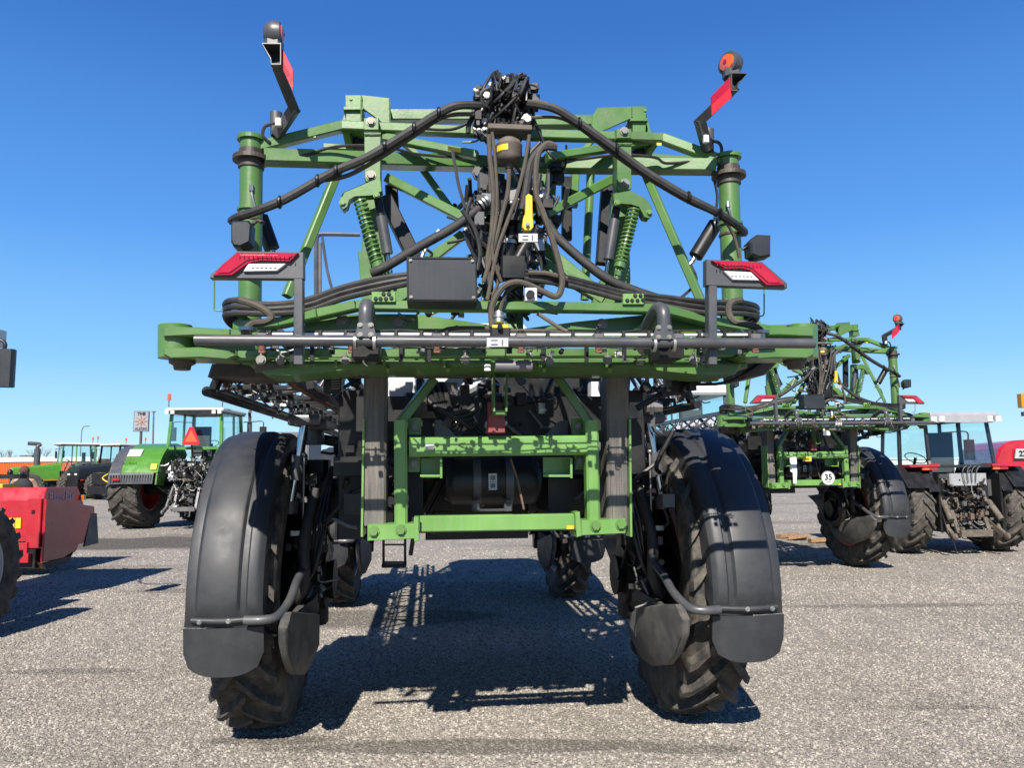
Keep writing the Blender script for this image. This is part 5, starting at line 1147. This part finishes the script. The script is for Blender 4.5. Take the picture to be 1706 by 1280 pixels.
    if smv:
        z = zw+.28; s_ = .24; y = y0-.25
        mb = MB(); mb.prism([(-s_*1.02, y, z-.2), (-s_*.85, y, z-.26), (s_*.85, y, z-.26), (s_*1.02, y, z-.2), (.06, y, z+.25), (-.06, y, z+.25)], (0, .02, 0)); tr = p('slow_vehicle_triangle', mb, 'refl')
        mb = MB(); mb.prism([(-s_*.72, y-.004, z-.17), (s_*.72, y-.004, z-.17), (0, y-.004, z+.17)], (0, .003, 0)); obj('orange_panel', mb, 'orange', tr)
        mb = MB(); mb.beam((0, y+.03, z-.2), (0, y0, zw-.5), .04, .04); obj('triangle_bracket', mb, 'black', tr)
    if detail > 1:
        mb = MB(); sp = .5 if not square else .38
        clutter(mb, (-sp, -R*.9, R*.42), (sp, -.35, zw-.3), 300, 77 if square else 78, ['black', 'grey', 'black', 'steel', 'mid', 'bolt'] if not square else ['iron', 'black', 'black', 'rust', 'grey', 'mid'], .03, .11 if not square else .075, .35); p('hitch_valves', mb)
        for sd in (-1, 1):
            mb = MB(); mm = 'mid' if not square else 'iron'
            mb.beam((sd*.42, -.25, R*.95), (sd*.5, -R*1.05, R*.45), .07, .1); mb.cyl((sd*.42, -.35, R*1.55), (sd*.5, -R*.95, R*.5), .035, n=10); mb.cyl((sd*.44, -.55, R*1.2), (sd*.48, -.8, R*.8), .055, n=12); mb.ell((sd*.5, -R*1.1, R*.44), (.05, .08, .07), 10, 6); p('lift_arm', mb, mm)
        mb = MB(); mb.beam((0, -.3, R*1.15), (.0, -R*1.0, R*1.35), .06, .06); mb.beam((-.3, -R*.92, R*.5), (.3, -R*.92, R*.5), .12, .12); mb.beam((-.3, -R*.9, R*.5), (-.3, -R*.7, R*1.0), .07, .05); mb.beam((.3, -R*.9, R*.5), (.3, -R*.7, R*1.0), .07, .05); p('drawbar', mb, 'mid' if not square else 'iron')
    return t
g1 = gpt(225, 880)
tg = tractor('green_tractor', 'green tractor with red warning triangle on its rear window, big treaded left rear tyre', (-9.06, 22.4, 0), .02, R=1.15, TW=.82, tx=1.72, Rf=.85, ftx=1.3, zt=3.44, zw=2.32, zb=1.9, cabw=1.52)
text('model_print', 'AGRAR', .13, V((-1.55, -1.17, 1.93)), (PI/2-.5, 0, 0), 'print_black', tg)
tractor('green_tractor', 'distant green tractor facing left with a curved black exhaust ahead of its white-roofed cab', (dpt(140, 800, 46).x, 46, 0), math.radians(128), R=1.0, TW=.6, tx=1.0, Rf=.75, wb=2.9, zt=3.25, zw=2.1, zb=1.6, detail=1, smv=False, exh=1, exy=1.0, body='green_far', cabw=1.6)
tractor('cream_tractor', 'distant tractor with a cream roof facing the camera, half hidden behind the nearer green one', (dpt(212, 800, 47).x, 47, 0), math.radians(158), R=1.0, TW=.6, tx=1.1, Rf=.75, ftx=1.1, wb=2.9, zt=3.2, zw=2.1, zb=1.7, detail=1, smv=False, exh=1, body='box', fen='black', cabw=1.6, group='tractors far across the yard')
# front weight and loader frame on the cream one
wt = thing('front_weight', 'black front weight block on linkage before the cream-roofed tractor', 'weight', (dpt(172, 800, 42.6).x, 42.6, 0), math.radians(158))
mb = MB(); mb.box((0, 0, 1.15), (1.3, .5, .6), ch=.08); obj('weight_block', mb, 'black', wt)
mb = MB(); mb.box((0, 0, .55), (2.0, .4, .45), ch=.05); mb.beam((-.4, 0, .7), (-.4, -.8, .9), .1, .1); mb.beam((.4, 0, .7), (.4, -.8, .9), .1, .1); obj('weight_frame', mb, 'black', wt)
mb = MB(); mb.tube([(-.8, .2, 1.5), (-.3, .3, 1.2), (-.9, .3, .95), (-1.2, .1, 1.3)], .04, 8, 4); obj('yellow_hose', mb, 'yellow', wt)
# old silver-cabbed tractor on the right
old = tractor('old_red_tractor', 'old red and silver boxy-cab tractor with dirty rear linkage, right of the farther sprayer', (8.22, 14.75, 0), .10, body='redpaint', fen='redpaint', roof='silver', R=.80, TW=.44, tx=.93, Rf=.55, FW=.35, ftx=.85, wb=2.5, tyre='tyre_dusty', rim='white', cabw=1.3, zt=2.62, zb=1.35, zw=1.66, smv=False, square=True, cab0=-.55, cab1=1.0, group='old tractors', exh=0, post='box', ext='black', pw=.055)
del old['group']
mb = MB(); mb.box((0, -.62, 1.36), (.72, .1, .22), ch=.02); obj('hitch_cover', mb, 'silver', old)
mb = MB()
for k in range(4): mb.tube([(-.1+.07*k, -.7, 1.3), (-.14+.09*k, -.72, 1.52), (-.02+.09*k, -.66, 1.6), (.06+.06*k, -.5, 1.5)], .009, 6, 4)
obj('hydraulic_hose', mb, 'mid', old, kind='stuff')
# red machine at the right edge
rm = thing('red_harvester', 'rounded red machine with white number plate reading 22 at the right edge', 'harvester', (0, 0, 0))
def R3(u, v, D): return dpt(u, v, D)
prof = [(1655, 800), (1657, 770), (1664, 748), (1676, 738), (1690, 734), (1720, 732), (1800, 732), (1850, 745), (1850, 830), (1720, 828), (1700, 812), (1685, 806)]
mb = MB(); mb.prism([R3(u, v, 17.2) for u, v in prof], (.9, 3.0, 0), .06); obj('body', mb, 'redpaint', rm)
for u in (1700, 1830):
    for k in (0, 1):
        c_ = R3(u, 860, 17.4+k*2.2); w_ = obj('wheel', rim_mb(.3, .35, .05, 8, m='redrim', side=-1), None, rm); w_.location = (c_.x+.9*k*.5, c_.y, .55)
        ob = obj('tyre', get_tyre(.55, .35, .3, 18, .03, .05, .2, 'tyre'), 'tyre', w_)
mb = MB(); mb.prism([R3(u, v, 17.12) for u, v in ((1693, 748), (1722, 748), (1722, 764), (1691, 764))], (0, .03, 0)); npn = obj('number_plate', mb, 'label', rm)
text('plate_number', '220', .17, R3(1707.5, 756, 17.10), (PI/2, 0, 0), 'print_black', npn, bold=.004)
mb = MB(); mb.cyl(R3(1712, 740, 17.8), R3(1712, 684, 17.8), .05, n=10); mb.box(R3(1712, 690, 17.8), (.25, .1, .1)); ms = obj('lamp_mast', mb, 'grey', rm)
mb = MB(); mb.box(R3(1709, 668, 17.8), (.3, .25, .32), ch=.05); obj('yellow_lamp', mb, 'amber', ms)
# ------------------------------------------------------------------ left edge: windrower wheel, mirror and cab just inside the frame
wd = thing('windrower', 'dark windrower cut by the left edge, only a grey-rimmed wheel and black mirror in view', 'windrower', (-6.35, 7.8, 0))
w_ = obj('wheel', rim_mb(.4, .42, .1, 10, m='silver', side=1), None, wd); w_.location = (.83, .0, .7)
obj('tyre', get_tyre(.7, .42, .4, 20, .04, .06, .25, 'tyre'), 'tyre', w_)
w_ = obj('wheel', rim_mb(.4, .42, .1, 10, m='silver', side=-1), None, wd); w_.location = (-1.9, .0, .7)
obj('tyre', get_tyre(.7, .42, .4, 20, .04, .06, .25, 'tyre'), 'tyre', w_)
mb = MB(); mb.box((-.55, .1, 1.25), (2.1, 1.2, .6), ch=.05); mb.box((-.55, -2.0, 1.3), (1.9, 3.0, .8), ch=.08); obj('body', mb, 'redpaint', wd)
mb = MB(); mb.box((-.75, .6, 3.3), (1.75, 2.0, .2), ch=.05); obj('cab_roof', mb, 'white', wd)
mb = MB()
for x in (-1.5, .02):
    for y in (-.3, 1.5): mb.beam((x, y, 1.5), (x, y*.95, 3.25), .08, .08)
mb.box((-.75, .6, 1.7), (1.6, 1.9, .5)); mb.box((-.75, -.1, 2.3), (.5, .15, .9)); obj('cab_frame', mb, 'black', wd)
for a, b_ in (((-1.5, 1.5), (.02, 1.5)), ((.02, -.3), (.02, 1.5)), ((-1.5, -.3), (-1.5, 1.5)), ((-1.5, -.3), (.02, -.3))):
    g = MB(); g.prism([(a[0], a[1], 1.95), (b_[0], b_[1], 1.95), (b_[0], b_[1], 3.2), (a[0], a[1], 3.2)], (.01, .01, 0)); obj('cab_window', g, 'glass', wd)
mp = dpt(2, 612, 8.0)-V(wd.location)
mb = MB(); mb.box(mp+V((0, 0, -.01)), (.25, .12, .40), rz=.3, ch=.045); mir = obj('mirror', mb, 'box', wd)
mb = MB(); mb.box(mp+V((-.04, -.066, .02)), (.14, .01, .3), rz=.3, ch=.003); obj('mirror_glass', mb, 'grey', mir)
mb = MB(); mb.tube([mp+V((.02, 0, .18)), mp+V((.02, 0, .26)), mp+V((-.1, 0, .3)), mp+V((-.6, .1, .3)), V((.0, 1.45, 2.95))], .02, 8, 4); obj('mirror_arm', mb, 'black', mir)
# ------------------------------------------------------------------ red mower header
mh = thing('mower_header', 'red disc mower header with three yellow warning stickers beside the left edge', 'mower', (0, 0, 0))
xr = -7.55; D1, D2 = 12.55, 14.0
def hx(u, v, y=D1): return dpt(u, v, y)
mb = MB(); A = [(D1, hx(80, 832).z), (D2, 1.03), (D2+.02, .93), (D2-.1, .42), (D2-.45, .40), (D2-.5, .3), (D2-.7, .22), (D1, .22)]
mb.prism([V((xr, y, z)) for y, z in A], (-.05, 0, 0), .008); obj('side_panel', mb, 'redpaint', mh)
mb = MB(); zt = hx(40, 815).z+.02
mb.prism([(xr-.06, D1+.02, .46), (xr-.06, D1+.02, 1.2), (xr-.06, D1+.1, zt), (xr-.06, D1+1.0, zt-.02), (xr-.06, D1+1.3, .95), (xr-.06, D1+1.2, .5)], (-2.3, 0, 0), .01); obj('cover', mb, 'redpaint', mh)
mb = MB(); mb.box((xr-.16, D1-.02, .84), (.22, .06, .78)); mb.box((xr-.62, D1-.015, .6), (.7, .05, .09)); mb.box((xr-.55, D1-.04, .42), (.66, .08, .24)); mb.box((xr-1.2, D1, .3), (2.1, .3, .14)); obj('frame_panel', mb, 'redpaint', mh)
mb = MB(); mb.box((xr-.17, D1-.055, 1.02), (.05, .01, .06)); mb.box((xr-1.1, D1+.05, .28), (2.0, .2, .3)); mb.tube([(xr-.5, D1-.06, .78), (xr-.8, D1-.12, .72), (xr-1.3, D1-.1, .66)], .022, 6, 4); obj('hydraulic_line', mb, 'black', mh)
for k in range(3):
    mb = MB(); mb.box((xr-.44-.10*k, D1+.008-.0, .84), (.09, .012, .17), ch=.001); obj('yellow_sticker', mb, 'yellow', mh)
mb = MB(); mb.prism([(xr+.0, D2-.1, .92), (xr+.0, D2+.1, .9), (xr+.02, D2+.16, .36), (xr+.02, D2-.3, .34)], (-.03, 0, 0), .004); obj('rubber_curtain', mb, 'flap', mh)
mb = MB(); mb.prism([(xr, D2-.9, .22), (xr, D2-.6, .3), (xr, D2-.7, .14), (xr, D1+.1, .1), (xr, D1+.0, .2)], (-.3, 0, 0)); obj('skid_shoe', mb, 'rust', mh)
text('header_print', 'RazorBar', .19, V((xr-.052, D1+.52, 1.24)), (PI/2, 0, PI/2), 'print_white', mh)
mb = MB(); mb.box((xr-.03, D1+1.12, 1.2), (.07, .08, .09)); obj('reflector', mb, 'orange', mh)
# yellow machine part behind the mower
ym = thing('yellow_implement', 'yellow sheet-metal implement corner behind the red mower at the left edge', 'implement', dpt(-6, 812, 17)*1.0)
ym.location.z = 0
mb = MB(); mb.prism([(-.5, 0, .9), (.17, 0, .9), (.12, 0, 1.38), (-.5, 0, 1.42)], (0, .6, 0), .02); mb.box((-.3, .3, .5), (.1, .1, .9)); obj('body', mb, 'yellow', ym)
mb = MB(); mb.box((-.1, .3, 1.55), (1.0, .25, .1)); mb.ell((.12, .25, 1.63), (.06, .06, .08)); mb.box((-.3, .3, .1), (.9, .7, .2)); mb.cyl((.3, .3, 1.55), (.4, .3, 1.62), .04); obj('rear_beam', mb, 'black', ym)
# ------------------------------------------------------------------ distant things
ct = thing('shipping_container', 'orange ribbed container with white top rail far behind the left tractors', 'container', (0, 0, 0))
cl, cr_ = dpt(-40, 790, 80).x, dpt(162, 790, 80).x; zt = 2.75
mb = MB(); mb.box(((cl+cr_)/2, 81.3, zt/2), (cr_-cl, 2.4, zt), ch=.03); obj('body', mb, 'orangepaint', ct)
mb = MB()
n = 70
for i in range(n): x = cl+(cr_-cl)*(i+.5)/n; mb.beam((x, 80.07, .1), (x, 80.07, zt-.25), .09, .08, (0, 1, 0), .02)
obj('wall_ribs', mb, 'orangepaint', ct, kind='stuff')
mb = MB(); mb.box(((cl+cr_)/2, 80.05, zt-.02), (cr_-cl, .2, .45), ch=.02); obj('top_rail', mb, 'white', ct)
fn = thing('roof_fence', 'dark wire fence seen just above the orange container', 'fence', (0, 0, 0))
mb = MB()
for i in range(60): x = cl+(dpt(52, 790, 90).x-cl)*i/60; mb.beam((x, 90, 0), (x, 90, 3.35), .05, .05)
obj('pickets', mb, 'grey', fn, kind='stuff')
mb = MB(); mb.beam((cl-2, 90, 3.3), (dpt(52, 790, 90).x, 90, 3.3), .06, .12); obj('rail', mb, 'grey', fn)
sgn = thing('pole_sign', 'tall pole sign reading THE ALEGRE with an orange sunburst', 'sign', dpt(236, 700, 95)); sgn.location.z = 0
K = 95/1280; z0, z1 = 1.7+(781-720)*K, 1.7+(781-686)*K
mb = MB(); mb.box((0, 0, (z0+z1)/2), (27*K*.86, .5, z1-z0), rz=.25, ch=.02); bx = obj('sign_box', mb, 'grey', sgn)
mb = MB(); mb.box((.07, -.26, (z0+z1)/2), (25*K*.86, .05, (z1-z0)*.95), rz=.25, ch=.01); fc = obj('sign_face', mb, 'signface', bx)
mb = MB(); mb.cyl((0, 0, 0), (0, 0, z0), .16, n=12); obj('pole', mb, 'grey', sgn)
rs = (PI/2, 0, .25)
text('sign_word', 'THE', .5, V((.1, -.31, z1-.35)), rs, 'print_black', bx, bold=.03)
text('sign_word', 'ALEGRE', .48, V((.1, -.31, z0+.32)), rs, 'print_black', bx, bold=.01, sx=.8)
mb = MB(); cc = V((.1, -.31, (z0+z1)/2)); mb.cyl(cc, cc+V((0, -.02, 0)), .2, n=14)
for k in range(8):
    a = 2*PI*k/8; d = V((math.cos(a), .25*math.cos(a), math.sin(a))); mb.beam(cc+d*.3, cc+d*.75, .02, .16, (0, 0, 1) if abs(math.sin(a)) < .9 else (1, 0, 0), h1=.03)
obj('sunburst', mb, 'print_orange', bx)
mb = MB(); p0 = dpt(254, 780, 80); mb.cyl((p0.x, 80, 0), (p0.x-.1, 80, 1.7+94*80/1280), .11, .08, n=10); mb.box((p0.x-.1, 80, 1.7+94*80/1280), (.3, .3, .1)); tag(obj('bare_pole', mb, 'mid'), 'thin grey pole just right of the tall sign', 'pole')
lt = dpt(133, 780, 120); z1 = 1.7+71*120/1280
mb = MB(); mb.tube([(lt.x, 120, 0), (lt.x, 120, z1*.8), (lt.x+.15, 120, z1-.3), (lt.x+.6, 120, z1), (lt.x+1.0, 120, z1)], .07, 8, 4); mb.box((lt.x+.9, 120, z1-.03), (.55, .2, .12), ch=.03)
tag(obj('street_lamp', mb, 'mid'), 'slender street lamp with a curved arm above the distant green tractor', 'street lamp')
def bare_tree(u, vtop, D, seed, lab):
    R_ = random.Random(seed); x0 = dpt(u, 780, D).x; H = 1.7+(782-vtop)*D/1280
    t = thing('bare_tree', lab, 'tree', (x0, D, 0), 0, 'leafless trees on the horizon')
    tk = MB(); cr = MB()
    def br(p, d, L, r, lv):
        q_ = p+d*L
        (tk if lv < 2 else cr).tube([p, (p+q_)/2+V((R_.gauss(0, .05), R_.gauss(0, .05), 0))*L, q_], r, 5, 2, r*.55)
        if lv > 4: return
        for k in range(3 if lv < 4 else 4):
            nd = (d+V((R_.gauss(0, .42), R_.gauss(0, .42), R_.uniform(-.1, .35)))).normalized()
            br(p+d*L*R_.uniform(.55, 1), nd, L*R_.uniform(.6, .78), r*.55, lv+1)
    br(V((0, 0, 0)), V((R_.gauss(0, .08), 0, 1)).normalized(), H*.32, H*.018, 0)
    obj('trunk', tk, 'bark', t); obj('crown', cr, 'bark', t)
bare_tree(12, 722, 95, 1, 'bare leafless tree at the far left edge above the orange container')
bare_tree(32, 740, 100, 2, 'smaller bare tree second from the left edge')
bare_tree(68, 724, 105, 3, 'slim bare tree behind the curved black exhaust')
bare_tree(146, 744, 100, 4, 'low bare tree right of the distant green tractor cab')
mb = MB(); bd = thing('grey_building', 'flat dark grey ribbed building behind the left fender', 'building', (dpt(475, 780, 60).x, 62, 0))
mb.box((0, 0, 2.2), (3.6, 4, 4.45), ch=.02); obj('wall', mb, 'sheet', bd)
mb = MB()
for i in range(18): mb.beam((-1.7+i*.2, -2.03, .1), (-1.7+i*.2, -2.03, 4.3), .06, .06, (0, 1, 0), .01)
obj('wall_ribs', mb, 'sheet', bd, kind='stuff')
ri = thing('red_implement', 'pinkish red V-shaped implement wing seen between left fender and strut', 'implement', (dpt(486, 780, 26).x, 26, 0))
def rr_(u, v): return dpt(u, v, 26)-V(ri.location)
mb = MB(); mb.prism([rr_(455, 771), rr_(504, 770), rr_(505, 776), rr_(494, 786), rr_(488, 784), rr_(480, 776)], (0, .3, 0), .01); obj('wing', mb, 'redpaint', ri)
mb = MB(); mb.beam(rr_(490, 780)+V((0, .15, 0)), rr_(490, 860)+V((0, .15, 0)), .12, .12); mb.box(V((rr_(490, 800).x, .2, .12)), (1.2, .8, .24)); obj('stand', mb, 'darkred', ri)
def house(name, lab, u0, u1, vt, D, m, vb=780, dep=8):
    x0, x1 = dpt(u0, 780, D).x, dpt(u1, 780, D).x; hz = 775-ROLL*((u0+u1)/2-853); z = 1.7+(hz-vt)*D/1280
    t = thing(name, lab, 'building', ((x0+x1)/2, D+dep/2, 0))
    mb = MB(); mb.box((0, 0, z/2-.1), (x1-x0, dep, z-.2), ch=.02); obj('wall', mb, m, t)
    mb = MB(); mb.box((0, 0, z-.1), (x1-x0+.3, dep+.3, .2), ch=.02); obj('roof', mb, 'white', t); return t
house('white_warehouse', 'low white warehouse between the old tractor cab and the red machine', 1470, 1660, 763, 110, 'whitewall')
house('site_cabin', 'small dark box beside the low white warehouse', 1638, 1659, 753.5, 90, 'sheet', dep=3)
house('white_warehouse', 'long pale warehouse far behind the distant green tractor', 60, 300, 774, 150, 'whitewall')
house('brick_warehouse', 'long red-brown shed far behind, glimpsed under the sprayer left of centre', 500, 900, 772, 180, 'rust')
# planks lying by the farther sprayer's wheel
for k, (u, v, L_, rz, lab) in enumerate(((1312, 897, .55, .5, 'split wooden block lying on gravel left of the farther sprayer wheel'), (1330, 901, .4, -.3, 'paler wooden block leaning on the split block'), (1365, 905, .42, .1, 'flat wooden offcut next to the farther sprayer tyre'))):
    g = gpt(u, v); mb = MB(); mb.beam(V((-L_/2, 0, .05)), V((L_/2, 0, .07 if k != 1 else .12)), .16, .08, ch=.008); mb.beam(V((-L_/3, .1, .04)), V((L_/2.3, .12, .05)), .09, .06, ch=.008)
    o = obj('wood_block', mb, 'wood'); o.location = g; o.rotation_euler = (0, 0, rz); tag(o, lab, 'wood')
# ------------------------------------------------------------------ person behind the mower
def person(loc, rz):
    t = thing('person', 'person in a dark padded vest, tan sleeves and brown knit hat behind the red mower', 'person', loc, rz)
    J = {'pel': (0, 0, .95, .15), 'w': (0, .01, 1.12, .14), 'ch': (0, 0, 1.33, .165), 'nk': (0, -.01, 1.5, .065), 'hd': (0, -.02, 1.6, .085), 'top': (0, -.01, 1.69, .09)}
    E = [('pel', 'w'), ('w', 'ch'), ('ch', 'nk'), ('nk', 'hd'), ('hd', 'top')]
    for s, n in ((-1, 'l'), (1, 'r')):
        J.update({n+'h': (s*.1, 0, .9, .1), n+'k': (s*.11, -.02, .5, .062), n+'a': (s*.12, .0, .1, .045), n+'t': (s*.13, -.16, .04, .04),
                  n+'s': (s*.19, 0, 1.42, .07), n+'e': (s*.3, .0, 1.16, .048), n+'w': (s*.27, -.2, 1.05, .03), n+'p': (s*.26, -.27, 1.03, .034)})
        E += [('pel', n+'h'), (n+'h', n+'k'), (n+'k', n+'a'), (n+'a', n+'t'), ('ch', n+'s'), (n+'s', n+'e'), (n+'e', n+'w'), (n+'w', n+'p')]
        for k in range(5):
            dx = (k-2)*.019; L_ = (.045, .075, .082, .075, .058)[k]
            J[n+'f%d' % k] = (s*.26+dx, -.30-L_*.5, 1.02, .011); J[n+'g%d' % k] = (s*.26+dx*1.1, -.30-L_, 1.0, .009); E += [(n+'p', n+'f%d' % k), (n+'f%d' % k, n+'g%d' % k)]
    ks = list(J); me = bpy.data.meshes.new('body'); me.from_pydata([J[k][:3] for k in ks], [(ks.index(a), ks.index(b)) for a, b in E], [])
    o = bpy.data.objects.new('body', me); COL.objects.link(o); o.parent = t
    md = o.modifiers.new('skin', 'SKIN'); md.use_smooth_shade = True
    for i, k in enumerate(ks): me.skin_vertices[0].data[i].radius = (J[k][3],)*2
    me.skin_vertices[0].data[0].use_root = True
    o.modifiers.new('sub', 'SUBSURF').levels = 1; o.modifiers['sub'].render_levels = 2
    me.materials.append(M['skin'])
    mb = MB(); mb.lathe([(.9, .0), (.9, .19), (1.0, .2), (1.1, .19), (1.2, .205), (1.3, .215), (1.4, .2), (1.47, .12), (1.53, .085), (1.53, .07)], (0, 0, 0), (0, 0, 1), 24); mb.v = [(x*1.08, y*.78, z) for x, y, z in mb.v]; obj('padded_vest', mb, 'cloth', t)
    for s in (-1, 1):
        mb = MB(); mb.tube([(s*.17, 0, 1.43), (s*.25, 0, 1.3), (s*.3, .0, 1.16), (s*.285, -.1, 1.1), (s*.27, -.19, 1.05)], .078, 10, 3, .046); obj('sleeve', mb, 'sleeve_tan', t)
        mb = MB(); mb.tube([(s*.1, 0, .95), (s*.11, -.02, .5), (s*.12, 0, .1)], .115, 12, 3, .075); obj('trouser_leg', mb, 'cloth', t)
        mb = MB(); mb.ell((s*.125, -.06, .05), (.05, .14, .05)); obj('shoe', mb, 'black', t)
        mb = MB(); mb.ell((s*.032, -.098, 1.622), (.014, .008, .008), 8, 6); obj('eye', mb, 'print_black', t)
        mb = MB(); mb.ell((s*.09, -.01, 1.6), (.012, .025, .035), 8, 6); obj('ear', mb, 'skin', t)
    mb = MB(); mb.ell((0, -.112, 1.59), (.014, .02, .024), 8, 6); obj('nose', mb, 'skin', t)
    mb = MB(); mb.ell((0, -.1, 1.555), (.028, .008, .007), 8, 6); obj('mouth', mb, 'darkred', t)
    mb = MB(); mb.lathe([(1.635, .104), (1.66, .11), (1.7, .108), (1.75, .085), (1.785, .04), (1.79, 0)], (0, -.005, 0), (0, 0, 1), 20); obj('knit_hat', mb, 'beanie', t)
    mb = MB(); mb.ell((0, .04, 1.58), (.098, .07, .1), 12, 8); obj('hair', mb, 'beanie', t)
pp = dpt(40, 800, 18.5); person((pp.x, 18.5, 0), .35)
